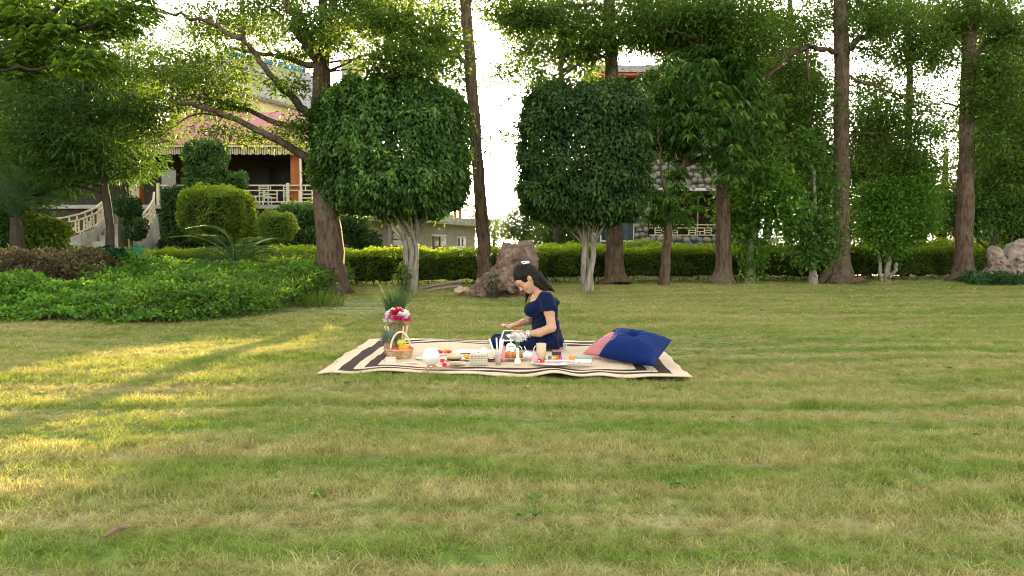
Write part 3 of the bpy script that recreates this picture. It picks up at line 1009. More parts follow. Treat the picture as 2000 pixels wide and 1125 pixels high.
def tree(name, label, Y, trunk, rad, limbs, pads, leaf, lmat, bark, seed, kind='spray', group=None, flare=0.35, nseg=26, side=14,
         layers=2.2, clump=0.16, per=16, twig=0.012, base=None, flat=0.5, droop=-0.25, cat='tree'):
    """trunk: [(px,py[,dY])...] foot first; rad: trunk radius in px at those points; limbs: ([(px,py,dY)...], r0, r1 px)"""
    g = np.random.default_rng(seed)
    P = px_path(trunk, Y)
    foot = P[0].copy(); foot[2] = 0.0 if base is None else base
    P[0][2] = foot[2] - 0.05
    t = thing(name, label, cat, foot, group)
    s = S(Y)
    PP = spline(P, nseg)
    rr = np.interp(np.linspace(0, 1, nseg), np.linspace(0, 1, len(rad)), np.array(rad) * s)
    hz_ = PP[:, 2] - foot[2]
    fl = flare * np.exp(-hz_ / 0.32)
    PP += g.standard_normal(PP.shape) * rr[:, None] * 0.06
    PP[0][:2] = P[0][:2]
    V, F = tube_vf(PP, rr * (1 + fl), side, 0.07, lobes=fl * 0.55 + 0.03)
    mk('trunk', V, F, bark, t, smooth=True)
    skel = [PP[len(PP) // 3:]]
    for lp_, r0, r1 in limbs:
        Q = spline(px_path(lp_, Y), max(8, 4 * len(lp_)))
        q = len(Q)
        Q[1:] += g.standard_normal((q - 1, 3)) * 0.025
        V, F = tube_vf(Q, np.linspace(r0 * s, r1 * s, q), 9, 0.06)
        mk('limb', V, F, bark, t, smooth=True)
        skel.append(Q)
    pd = px_pads(pads, Y)
    # boughs: every mass of leaves hangs on a thin branch from the nearest wood
    SK = np.vstack(skel)
    parts = []
    for c, r, de in pd:
        lower = SK[SK[:, 2] < c[2] + 0.3]
        src = lower if len(lower) else SK
        a = src[np.argmin(((src - c) ** 2).sum(1) + 0.6 * np.maximum(0, src[:, 2] - c[2] + .2) ** 2)]
        c2 = c + np.array([0, 0, -r[2] * 0.3])
        m_ = (a + c2) / 2 + np.array([0, 0, 0.12 * np.linalg.norm(c2 - a)]) + g.standard_normal(3) * 0.08
        Q = spline([a, m_, c2], 8)
        L = np.linalg.norm(c2 - a)
        parts.append(tube_vf(Q, np.linspace(twig * (1.2 + min(L, 4) * .7), twig * 0.6, 8), 5, 0.05))
        for k in range(5):
            e = c + rdir(1, g)[0] * np.array(r) * 0.85
            s0 = Q[g.integers(4, 8)]
            parts.append(tube_vf(spline([s0, (s0 + e) / 2 + g.standard_normal(3) * .05, e], 5), np.linspace(twig * 0.7, twig * 0.25, 5), 4))
    if parts:
        V, F = join(parts)
        tag(mk('boughs', V, F, bark, t), kind='stuff')
    layers = layers * DENS
    fn = pads_to_leaves if kind == 'spray' else whorls
    kw = dict(clump=clump, per=per, layers=layers, flat=flat, droop_bias=droop) if kind == 'spray' else dict(layers=layers, droop=droop)
    P_, D_, N_, T_ = fn(pd, leaf, g, **kw)
    L = leaf[0] * g.uniform(0.65, 1.3, len(P_))
    foliage('crown', P_, D_, N_, L, L * leaf[1] / leaf[0], lmat, t, T_, fold=0.2, droop=0.15 if kind == 'spray' else 0.3)
    return t

# T1: the big spreading tree left of the first clipped tree
tree('spreading_tree', 'big spreading tree with thick brown trunk and long bare limbs reaching left', 15.9,
     [(648, 578), (645, 500), (640, 420), (634, 330), (628, 240), (628, 150), (632, 60, .2), (628, -60, .3)], [31, 26, 24, 22, 20, 17, 10, 6],
     [([(622, 326, 0), (560, 285, -.3), (490, 248, -.5), (400, 212, -.7), (330, 195, -.8)], 9, 3),
      ([(620, 250, 0), (540, 240, .4), (450, 205, .8), (405, 190, 1)], 7, 2.5),
      ([(622, 245, 0), (580, 200, -.5), (530, 150, -.8), (490, 95, -1), (470, 60, -1.2)], 9, 3),
      ([(620, 130, 0), (570, 118, .6), (500, 100, 1.0), (440, 95, 1.3)], 6, 2.5),
      ([(625, 120, 0), (590, 70, -.3), (560, 0, -.5), (540, -70, -.6)], 12, 6),
      ([(632, 100, 0), (650, 30, .2), (662, -60, .4)], 11, 7),
      ([(638, 110, .1), (665, 60, .4), (700, 18, .7), (750, -20, 1)], 8, 4),
      ([(640, 140, 0), (600, 60, -.8), (590, 20, -1.2)], 6, 3),
      ([(470, 75, -1.2), (400, 40, -1), (330, 28, -.8), (300, 24, -.7)], 4, 1.5)],
     [(430, 40, 75, 26, -.5, .75), (370, 128, 130, 24, .3, .8), (300, 98, 50, 14, .8, .6), (395, 165, 95, 20, -.4), (330, 205, 105, 18, .2, .9), (450, 205, 55, 16, .5, .8),
      (560, 165, 50, 14, -.8, .9), (590, 245, 45, 18, -.5, .8), (560, 268, 55, 12, .2, .7), (490, 268, 45, 12, .4, .6), (420, 252, 50, 14, -.8, .6), (310, 262, 40, 14, 0, .5),
      (620, 55, 70, 28, -1, 1.1), (585, 108, 45, 12, .6, .8), (515, 25, 60, 26, .5, .7), (690, 22, 55, 26, .4, .9), (765, 42, 85, 28, -.3), (455, 95, 60, 14, .8, .6),
      (820, 74, 80, 24, .5), (775, 108, 75, 28, -.6, 1.0), (848, 120, 55, 26, .3, .9), (765, 150, 75, 18, .2, .9), (640, -40, 200, 36, 0), (480, -40, 140, 26, .3, .7),
      (800, -25, 120, 26, 0), (660, 88, 40, 14, -1, .9), (300, 150, 70, 16, 1, .8), (470, 145, 50, 12, 1, .5), (530, 70, 35, 12, .3, .5)],
     (0.10, 0.05), L_spray, M_bark, 11, layers=1.7, clump=.15)
# T2: tall slender trunk between the clipped trees
tree('tall_slender_tree', 'tall slender leaning tree with bare trunk behind the reddish boulder', 18.0,
     [(950, 560), (946, 500), (938, 380), (928, 260), (920, 150), (913, 50), (905, -60)], [15, 13, 12, 11.5, 11, 10.5, 10],
     [([(916, 135, 0), (895, 112, -.3), (862, 108, -.5), (820, 130, -.6), (784, 160, -.8)], 5, 2),
      ([(909, 20, 0), (930, -10, .2), (960, -40, .4)], 3, 1.5)],
     [(870, 98, 42, 26, -.4, .8), (905, 172, 28, 20, .4, .45), (835, 158, 38, 14, -.6, .9), (885, 150, 30, 16, .3, .6), (985, 265, 40, 10, 1.2, .5), (975, 130, 22, 10, 1, .5),
      (960, 300, 22, 9, 1, .4), (900, -30, 100, 22, 0)],
     (0.105, 0.052), L_spray, M_bark, 12, layers=1.5)
# T3
tree('straight_red_tree', 'straight reddish trunk rising directly behind the second clipped tree', 20.6,
     [(1203, 557), (1201, 520), (1198, 400), (1196, 250), (1194, 130), (1190, 20), (1188, -70)], [24, 17, 15.5, 14, 12.5, 11.5, 10],
     [([(1193, 110, 0), (1150, 118, -.5), (1110, 140, -.8), (1085, 175, -1)], 4, 1.6),
      ([(1190, 20, 0), (1130, 10, -.5), (1060, 20, -1), (1000, 20, -1.3)], 5, 2),
      ([(1192, 60, 0), (1240, 40, .4), (1310, 30, .9)], 5, 2)],
     [(1010, 22, 62, 22, -1, 1), (1090, 46, 90, 30, -.4, 1.1), (1055, 96, 75, 18, -.8, .9), (1140, 112, 65, 22, -.3), (1015, 140, 52, 17, -1, .8), (1085, 155, 50, 13, .6, .7),
      (1230, 48, 110, 36, -.5), (1310, 38, 80, 34, .6), (1280, 82, 60, 14, .2, .9), (1000, 190, 26, 9, .4, .4), (1130, 180, 40, 10, -.9, .5), (1180, -30, 200, 30, 0), (1000, -25, 90, 20, -.5),
      (1030, 60, 60, 14, .5, .8), (1040, 200, 26, 10, .2, .4), (1165, 75, 50, 18, -.9)],
     (0.11, 0.054), L_spray, M_bark, 13, layers=1.8)
# T4
tree('straight_brown_tree', 'straight brown trunk right of the mango, flaring where it meets the lawn', 20.0,
     [(1414, 558), (1414, 520), (1413, 400), (1411, 260), (1408, 130), (1406, 0), (1404, -70)], [23, 15, 13.5, 12.5, 11.5, 10, 9],
     [([(1408, 110, 0), (1350, 70, -.4), (1300, 60, -.6)], 4, 1.6), ([(1407, 80, 0), (1460, 40, .4), (1500, 20, .6)], 4, 1.6)],
     [(1400, 25, 95, 34, -.5), (1345, 72, 85, 28, .4), (1450, 85, 85, 34, -.3), (1385, 130, 75, 28, .6), (1500, 40, 60, 26, .5, .7), (1400, -35, 150, 26, 0)],
     (0.11, 0.054), L_spray, M_bark, 14, layers=1.7)
# T5
tree('forked_tree', 'tall tree with fluted root foot and a pair of limbs spreading at mid height', 21.5,
     [(1640, 553), (1641, 510), (1643, 400), (1643, 250), (1643, 110), (1641, 0), (1640, -70)], [27, 17, 15, 14.5, 14, 12, 11],
     [([(1640, 105, 0), (1605, 95, -.3), (1560, 98, -.5), (1510, 140, -.7), (1490, 170, -.8)], 6, 2.2),
      ([(1575, 95, -.4), (1540, 100, -.6), (1490, 108, -.8)], 4, 2),
      ([(1578, 98, -.5), (1577, 140, -.6), (1582, 190, -.6), (1600, 230, -.5)], 2.6, 1),
      ([(1648, 98, 0), (1675, 80, .3), (1710, 58, .5), (1760, 40, .7)], 8, 3),
      ([(1652, 150, 0), (1700, 165, -.4), (1770, 190, -.8), (1845, 228, -1.2)], 3, 1.2),
      ([(1670, 92, .2), (1720, 108, .4), (1740, 140, .5)], 2.5, 1)],
     [(1555, 62, 55, 28, -.3, .75), (1535, 145, 45, 34, .2), (1585, 200, 45, 50, -.3, .95), (1530, 235, 48, 42, .5), (1600, 290, 34, 42, .4), (1720, 40, 92, 28, -.2, .95),
      (1785, 86, 75, 28, .4, .9), (1700, 95, 38, 14, -.4, .8), (1848, 118, 46, 18, .2, .7), (1680, 12, 70, 20, .5, .9), (1740, 215, 70, 32, -.3, .7), (1690, 262, 42, 44, .3, .9), (1790, 262, 55, 24, -.5, .7),
      (1765, 312, 66, 28, .4, .9), (1790, 170, 70, 26, .3, .28), (1720, 150, 45, 16, .4, .3), (1640, -35, 160, 24, 0), (1600, 25, 30, 16, .2, .5)],
     (0.105, 0.052), L_spray, M_bark, 15, layers=1.5, flare=.6)
for i, (dx, lean) in enumerate(((-42, -14), (-22, -7), (-9, -2))):     # fluted buttress stems belong to the same foot
    P0, P1 = W(1640 + dx, 556, 21.3), W(1640 + dx * .15, 500, 21.4)
    V, F = tube_vf(spline([np.array([P0[0], P0[1], -.05]), (P0 + P1) / 2 + np.array([.05, 0, .02]), P1 + np.array([0, 0, .25])], 8), np.linspace(.11, .07, 8), 8, .06)
    mk('root', V, F, M_bark, bpy.data.objects['forked_tree'], smooth=True)
# T6
tree('right_hand_tree', 'straight brown tree at the right edge beside the pale boulder', 22.0,
     [(1880, 552), (1883, 500), (1886, 380), (1888, 250), (1892, 120), (1898, 20), (1902, -70)], [22, 16, 15, 14, 13, 12, 11],
     [([(1892, 120, 0), (1930, 80, .4), (1980, 60, .8)], 5, 2), ([(1888, 215, 0), (1850, 200, -.5), (1800, 205, -.9)], 2.5, 1)],
     [(1900, 25, 85, 26, -.3, .9), (1965, 75, 48, 40, .3), (1945, 150, 55, 48, -.4), (1845, 62, 46, 18, .4, .7), (1965, 240, 55, 50, .3), (1915, 205, 34, 24, -.4, .8), (1980, 330, 40, 44, 0), (2060, 120, 70, 60, 0),
      (2060, 260, 70, 60, .5), (1930, 290, 30, 26, -.5, .8), (1900, -30, 150, 22, 0)],
     (0.115, 0.056), L_spray, M_bark, 16, layers=1.7)
# mango with drooping leaves
tree('mango_tree', 'dark mango tree with drooping long leaves and slim pale leaning trunk', 19.6,
     [(1297, 558), (1302, 500), (1307, 430), (1318, 360), (1345, 300), (1370, 230), (1385, 160)], [11, 8.5, 7.5, 6.5, 6, 5, 4],
     [([(1310, 420, 0), (1300, 380, -.3), (1290, 330, -.4), (1290, 260, -.4)], 4, 1.5), ([(1335, 325, 0), (1375, 305, .4), (1420, 270, .7), (1450, 230, .8)], 4.5, 1.6)],
     [(1330, 165, 85, 40, -.2), (1285, 235, 52, 45, .3), (1370, 225, 75, 52, -.5, 1.1), (1430, 165, 65, 52, .4), (1452, 250, 60, 44, .2), (1330, 288, 55, 24, .4), (1420, 315, 48, 32, -.4),
      (1320, 342, 20, 26, 0, .9), (1298, 385, 30, 26, -.2), (1308, 418, 46, 18, .1), (1485, 290, 44, 30, .4, .6), (1470, 340, 40, 22, .3, .5), (1352, 390, 22, 20, .2, .5), (1380, 120, 80, 26, .2), (1500, 210, 36, 34, .6, .5)],
     (0.22, 0.046), L_mango, M_bark, 17, 'whorl', layers=1.35, droop=-.8, flare=.15)
# small leafy trees in front of the hedge
tree('ivy_clad_small_tree', 'small glossy green tree with leafy trunk, just right of the straight brown trunk', 20.2,
     [(1466, 557), (1465, 520), (1468, 470), (1475, 420), (1485, 370)], [9, 7, 6, 5, 3], [([(1468, 470, 0), (1500, 430, -.2), (1530, 400, -.3)], 3, 1.2), ([(1468, 465, 0), (1445, 430, .2), (1435, 410, .3)], 2.5, 1)],
     [(1478, 392, 70, 46, 0), (1532, 402, 44, 42, -.3), (1440, 425, 40, 34, .2), (1470, 468, 30, 36, .1, .8), (1466, 512, 16, 26, -.1, .8), (1500, 345, 50, 22, .2)],
     (0.11, 0.07), L_bright, M_bark_grey, 18, layers=1.9, clump=.14, per=12, flare=.2)
tree('low_shrubby_tree', 'low dark bushy shrub tree with short pale stem at the foot of the forked tree', 20.4,
     [(1589, 558), (1588, 530), (1590, 490), (1592, 430), (1590, 330)], [8, 7, 5, 4, 2.5], [],
     [(1590, 450, 48, 38, 0), (1575, 498, 36, 22, -.2), (1600, 375, 34, 50, .2, .9), (1568, 310, 36, 44, .4, .8), (1615, 490, 26, 22, .1, .8)],
     (0.14, 0.075), L_mango, M_bark_grey, 19, layers=1.9, clump=.15, per=10, flare=.2)
tree('multi_stem_small_tree', 'small rounded green tree on several thin pale stems, before the right hedge', 21.6,
     [(1733, 551), (1734, 520), (1740, 480), (1748, 420), (1760, 370)], [6, 5, 4, 3.5, 2], [([(1722, 551, 0), (1719, 520, 0), (1716, 480, .1), (1712, 430, .1)], 4, 1.5), ([(1736, 543, -.1), (1750, 522, -.2), (1752, 515, -.2)], 4, 2.5)],
     [(1762, 398, 66, 46, 0), (1722, 448, 44, 34, -.2), (1782, 350, 50, 32, .3), (1700, 400, 28, 42, .2), (1770, 450, 48, 30, .2), (1735, 490, 26, 18, 0, .7)],
     (0.095, 0.055), L_bright, M_bark_grey, 20, layers=1.9, clump=.13, per=12, flare=.1)
tree('dark_edge_shrub', 'dark leafy shrub tree right of the right hand trunk, above the pale boulder', 23.2,
     [(1938, 555), (1938, 510), (1940, 460), (1950, 400)], [7, 6, 5, 3], [([(1938, 500, 0), (1915, 470, -.2), (1890, 430, -.4)], 3, 1)],
     [(1925, 400, 66, 42, 0), (1982, 425, 42, 46, .3), (1893, 398, 46, 26, -.6), (1960, 350, 40, 34, .3), (1890, 435, 40, 22, -.5, .8), (2040, 400, 50, 60, .4), (2010, 470, 40, 34, .2)],
     (0.13, 0.06), L_mango, M_bark_dark, 21, layers=1.8, clump=.16, per=12, flare=.2)

# background trees beyond the hedge
bgt = [('beyond_hedge_tree', 'yellow green background tree seen between the brown and forked trunks', 33, 1500, [(1500, 250, 60, 60, 0, .9), (1540, 320, 70, 50, .5), (1470, 200, 50, 40, -.5, .8), (1520, 150, 50, 40, .3, .6), (1545, 380, 30, 20, 0, .5)]),
       ('beyond_hedge_tree', 'background tree with a thin dark stem just right of the forked trunk', 31, 1694, [(1690, 350, 50, 50, 0), (1720, 290, 60, 40, .4), (1680, 420, 40, 40, .3), (1740, 340, 50, 40, -.4)]),
       ('beyond_hedge_tree', 'dense background tree filling the space left of the right hand trunk', 38, 1840, [(1820, 400, 60, 34, 0), (1760, 430, 70, 30, .4), (1850, 360, 34, 20, -.3, .6), (1840, 440, 60, 20, .3), (1790, 370, 40, 26, 0, .8)]),
       ('beyond_hedge_tree', 'yellowish background tree at the far right edge', 30, 1975, [(1960, 180, 60, 50, 0), (1990, 280, 60, 60, .4), (1930, 330, 50, 50, .5), (1950, 410, 60, 40, -.3), (2060, 200, 80, 80, 0), (1980, 470, 60, 26, 0)]),
       ('beyond_hedge_tree', 'dark background tree behind the cobblestone house corner', 45, 1600, [(1590, 380, 60, 60, 0), (1560, 450, 60, 26, .4), (1630, 440, 50, 40, 0), (1650, 330, 40, 40, .3), (1460, 330, 60, 50, .6), (1440, 420, 50, 40, 0)])]
bgt += [('beyond_hedge_tree', 'added far tree hidden behind the dark clipped tree, shading the lawn', 46, 1130, [(1120, 400, 60, 50, 0), (1075, 365, 45, 40, .5), (1150, 345, 50, 40, 0), (1110, 450, 60, 30, 0), (1060, 420, 40, 40, .3), (1040, 385, 26, 34, 0, .8)]),  # added out of sight to keep the low sun off the middle lawn
        ('beyond_hedge_tree', 'tall far tree rising behind the cobblestone house roof', 50, 1400, [(1380, 120, 80, 40, 0), (1450, 170, 70, 60, 0), (1470, 260, 60, 60, 0), (1330, 110, 40, 20, 0, .6)]),
        ('beyond_hedge_tree', 'broad background tree between forked trunk and right hand trunk', 28, 1800, [(1700, 180, 40, 40, 0, .5), (1720, 250, 60, 40, 0), (1800, 330, 60, 30, .5), (1690, 320, 50, 40, .4), (1840, 260, 30, 20, 0, .5), (1780, 400, 70, 36, 0), (1700, 440, 60, 30, 0)]),
        ('beyond_hedge_tree', 'bushy background tree left of the forked trunk', 29, 1570, [(1560, 250, 50, 50, 0), (1520, 330, 60, 50, .3), (1590, 320, 40, 44, 0, .8), (1500, 180, 50, 40, .3, .7), (1570, 140, 40, 40, 0, .6)]),
        ('beyond_hedge_tree', 'dark background tree filling the right edge behind the shrub', 34, 1950, [(1950, 380, 80, 60, 0), (1900, 430, 60, 40, 0), (1990, 300, 70, 60, 0), (2060, 380, 80, 80, 0), (1930, 250, 50, 40, 0), (1880, 310, 30, 26, 0, .6)])]
for i, (nm, lab, Y, px, pads) in enumerate(bgt):
    tree(nm, lab, Y, [(px, 500), (px, 450), (px + 5, 380), (px + 8, 290)], [9, 8, 7, 4], [], pads, (0.14, 0.075), L_far if i != 4 else L_dark, M_bark_dark, 30 + i,
         group='trees beyond the hedge', base=-.4, layers=1.5, clump=.3, per=14, flare=.1)
for i, (lab, Y, px, pads) in enumerate([
        ('tall background tree whose crown shows above the restaurant roof', 46, 470, [(380, 65, 70, 22, 0, .6), (500, 55, 70, 26, 0, .7), (445, 110, 70, 16, 0, .6), (560, 130, 50, 24, 0, .8), (590, 190, 40, 26, 0, .7)]),
        ('tall background tree whose crown shows above the first clipped tree', 27, 800, [(720, 50, 70, 34, 0, .7), (820, 30, 80, 30, 0, .8), (700, 110, 40, 20, 0, .5), (860, 85, 50, 34, 0, .8), (790, 130, 70, 22, 0, .9), (880, 20, 40, 22, 0, .6), (740, 10, 60, 20, 0, .7)]),
        ('tall background tree whose crown shows above the dark clipped tree', 27, 1090, [(1000, 40, 56, 28, 0, .7), (1080, 20, 90, 30, 0, .9), (1120, 90, 70, 34, 0, .8), (1040, 115, 50, 18, 0, .6), (1160, 150, 40, 14, 0, .5), (1230, 40, 70, 36, 0, .9), (1060, 165, 40, 14, 0, .4)]),
        ('tall background tree whose crown closes the sky above the mango', 28, 1424, [(1320, 40, 90, 40, 0), (1340, 85, 60, 30, 0, .9), (1410, 110, 80, 50, 0), (1460, 50, 70, 40, 0, .9), (1480, 150, 60, 50, 0, .9), (1300, 150, 40, 26, 0, .6)]),
        ('tall background tree with light crown left of the forked trunk', 30, 1540, [(1520, 60, 50, 34, 0, .6), (1560, 110, 50, 40, 0, .8), (1595, 40, 40, 26, 0, .5), (1510, 190, 60, 44, 0), (1590, 180, 40, 50, 0, .9), (1560, 270, 50, 40, 0)]),
        ('tall background tree with light crown right of the forked trunk', 27, 1770, [(1700, 40, 60, 32, 0, .8), (1770, 20, 80, 26, 0, .9), (1830, 70, 60, 30, 0, .8), (1750, 110, 60, 20, 0, .5), (1690, 190, 40, 30, 0, .5), (1800, 130, 60, 18, 0, .4), (1830, 230, 50, 26, 0, .5)]),
        ('tall background tree crown at the right top corner', 27, 1950, [(1930, 50, 70, 44, 0), (1980, 130, 50, 60, 0), (1925, 150, 50, 40, 0, .9), (1860, 40, 50, 24, 0, .7), (1970, 210, 50, 40, 0), (1920, 240, 40, 30, 0, .8)])]):
    tree('tall_background_tree', lab, Y, [(px, 500), (px, 380), (px + 6, 200), (px + 4, 40), (px, -40)], [7, 6.5, 6, 5, 4], [], pads, (0.125, 0.062), L_spray, M_bark_dark, 70 + i,
         group='tall trees behind the front row', base=-.3, layers=1.5, clump=.24, per=16, flare=.1, twig=.014)
# far bushes in the gap where the sun stands
for i, (lab, Y, px, pads) in enumerate([
        ('hazy grey green bush in the bright gap, nearest the annexe', 48, 965, [(965, 450, 40, 32, 0), (945, 430, 26, 20, .5, .8)]),
        ('rounded grey green small tree in the middle of the bright gap', 36, 1020, [(1018, 432, 42, 26, 0, .9), (1030, 415, 28, 18, .3, .7), (1005, 455, 36, 18, 0)]),
        ('pale green bush right in the bright gap beside the second clipped tree', 44, 1075, [(1075, 452, 46, 30, 0), (1110, 460, 40, 24, .4), (1050, 470, 40, 16, 0)])]):
    tree('gap_bush', lab, Y, [(px, 492), (px, 478), (px + 2, 450)], [4, 3, 2], [], pads, (0.13, 0.07), L_far, M_bark_dark, 40 + i, group='bushes in the sunny gap',
         base=-.6, layers=1.6, clump=.25, per=14, flare=.1, cat='bush')
g = np.random.default_rng(55)
# left hand trees
tree('dark_leaning_tree', 'dark feathery tree with thin leaning trunk before the garden stair', 15.5,
     [(216, 520), (214, 440), (206, 375), (192, 310), (176, 240), (165, 180), (160, 100)], [9, 8, 7.5, 7, 6.5, 5, 4],
     [([(185, 280, 0), (130, 250, -.4), (70, 235, -.8)], 3.5, 1.2), ([(178, 245, 0), (230, 215, .4), (290, 205, .7)], 3.5, 1.2), ([(170, 210, 0), (110, 165, -.3), (50, 150, -.5)], 3.5, 1.2)],
     [(155, 205, 130, 34, 0), (80, 252, 95, 38, -.5), (240, 250, 85, 34, .4), (60, 160, 75, 40, .3), (195, 318, 105, 30, .3, .9), (85, 325, 90, 28, -.3), (270, 305, 30, 22, .6, .7), (40, 385, 70, 26, .4), (140, 280, 90, 26, -.6),
      (-40, 280, 90, 60, 0), (90, 368, 60, 18, .5, .7), (245, 338, 50, 14, .8, .6), (280, 235, 30, 18, .2, .7), (170, 150, 90, 26, .4)],
     (0.15, 0.03), L_dark, M_bark_dark, 22, layers=1.25, clump=.2, per=18, flat=.28, base=.15, droop=-.5)
tree('long_leaved_tree', 'nearer tree with rosettes of long light green leaves filling the top left corner', 13.2,
     [(-160, 600), (-140, 420), (-90, 250), (0, 110), (90, 40), (160, -40)], [9, 8, 7, 6, 5, 4],
     [([(-20, 140, 0), (80, 130, -.3), (170, 118, -.5)], 3, 1.2), ([(120, 70, 0), (190, 40, -.2), (240, 20, -.3)], 3, 1.2), ([(-60, 220, 0), (-20, 150, .3), (30, 110, .5)], 3, 1.2)],
     [(115, 60, 95, 38, 0), (170, 118, 55, 28, -.3), (55, 115, 48, 32, .3), (225, 30, 70, 24, .2, .9), (35, 25, 65, 36, 0), (280, 15, 35, 18, .4, .7), (-50, 100, 60, 60, 0), (130, -20, 160, 24, 0)],
     (0.19, 0.04), L_alst, M_bark_dark, 23, 'whorl', layers=1.6, droop=-.35, flare=.2)
for i, (lab, Y, px, pads) in enumerate([
        ('dense dark background tree behind the long leaved tree at far left', 24, 40, [(40, 60, 90, 60, 0), (100, 140, 90, 50, .5), (20, 200, 80, 60, 0), (120, 260, 90, 50, 0), (40, 330, 90, 50, .4), (-60, 200, 90, 120, 0)]),
        ('dark background tree hanging before the restaurant roof at left', 25, 240, [(230, 150, 70, 40, 0), (260, 200, 50, 34, .4, .8), (200, 220, 70, 50, 0), (240, 280, 40, 30, -.3, .8), (200, 320, 80, 40, .3), (250, 60, 60, 26, .4, .7), (180, 40, 60, 40, 0), (300, 170, 34, 22, .3, .6)])]):
    tree('left_background_tree', lab, Y, [(px, 500), (px, 400), (px + 6, 250), (px + 10, 100)], [9, 8, 7, 4], [], pads, (0.13, 0.065), L_far if i == 0 else L_dark, M_bark_dark, 50 + i,
         group='dark trees at far left', layers=1.7, clump=.25, per=16, flare=.1)

# ------------------------------------------------------------------ clipped box-headed trees
def topiary(name, label, Y, px, foot_py, head, lmat, seed, n, stems, leaf=(0.102, 0.05), p=2.9, spread=1.0, ragged=.10):
    """head: (px centre, py centre, half width px, half height px)"""
    base = W(px, foot_py, Y); base[2] = 0
    t = thing(name, label, 'tree', base, 'clipped box headed trees')
    s = S(Y)
    c = W(head[0], head[1], Y); r = np.array([head[2] * s, head[2] * s * 0.95, head[3] * s])
    g = np.random.default_rng(seed)
    # multi-stemmed twisting trunk
    for i in range(stems):
        a = i / stems * 6.28 + seed
        p0 = base + np.array([math.cos(a) * .10, math.sin(a) * .10, -.05])
        top = c + np.array([math.cos(a) * r[0] * .5, math.sin(a) * r[1] * .5, -r[2] * g.uniform(.3, .8)])
        w1 = base + np.array([math.cos(a + 1.2) * .10, math.sin(a + 1.2) * .1, .45 + g.uniform(-.1, .1)])
        w2 = base + np.array([math.cos(a + 2) * .13, math.sin(a + 2) * .13, 1.0])
        w3 = base + np.array([math.cos(a + .3) * .26 * spread, math.sin(a + .3) * .25 * spread, 1.6])
        Q = spline([p0, w1, w2, w3, top], 18)
        V, F = tube_vf(Q, np.linspace(.078, .03, 18) * g.uniform(.75, 1.1), 9, .10)
        mk('trunk', V, F, M_bark_grey, t, smooth=True)
    parts = []
    for i in range(26):
        a = g.uniform(0, 6.28)
        p0 = base + np.array([math.cos(a) * .15, math.sin(a) * .15, g.uniform(1.1, 1.7)])
        e = c + np.array([math.cos(a) * r[0] * g.uniform(.3, .95), math.sin(a) * r[1] * g.uniform(.3, .95), r[2] * g.uniform(-.95, .3)])
        parts.append(tube_vf(spline([p0, (p0 + e) / 2 + g.standard_normal(3) * .12, e], 7), np.linspace(.022, .006, 7), 5))
    V, F = join(parts); tag(mk('boughs', V, F, M_bark_grey, t), kind='stuff')
    P, nr, nz = shell_points(n, c, r, p, g, 0.38, ragged, 0.40, seed)
    P2, nr2, nz2 = shell_points(n // 3, c, r * .82, p, g, 0.9, 0.05, 0.42, seed)
    P, nr, nz = np.vstack([P, P2]), np.vstack([nr, nr2]), np.r_[nz, nz2]
    # open, see-through spots and a softer outline
    keep = (g.uniform(size=len(P)) < 0.90 + 0.24 * Noise(seed + 5, .22)(P))
    P, nr, nz = P[keep], nr[keep], nz[keep]
    m_ = len(P)
    fly = (g.uniform(size=m_) < 0.16) & (Noise(seed + 9, .12)(P) > .9)
    P = P + nr * (fly * g.uniform(0, .24, m_))[:, None]
    D = unit(nr * .45 + rdir(m_, g) * .75 + np.array([0, 0, -.45]))
    N = unit(nr * .8 + rdir(m_, g) * .55 + np.array([0, 0, .5]))
    tint = .42 + .18 * nz + g.normal(0, .27, m_)
    L = leaf[0] * g.uniform(.6, 1.3, m_)
    foliage('crown', P, D, N, L, L * leaf[1] / leaf[0], lmat, t, tint, droop=.18)
    return t
topiary('clipped_tree', 'bright green box clipped tree on a pale twisted multi stem trunk, left of the woman', 16.3, 803, 576, (772, 293, 146, 128), L_ficus, 3, 70000, 6, p=3.1, ragged=.075)
topiary('clipped_tree', 'dark box clipped tree on a grey trunk against the sun, right of the woman', 17.2, 1148, 572, (1138, 303, 122, 134), L_ficus_dark, 4, 54000, 3, p=3.7, spread=.55, ragged=.07)

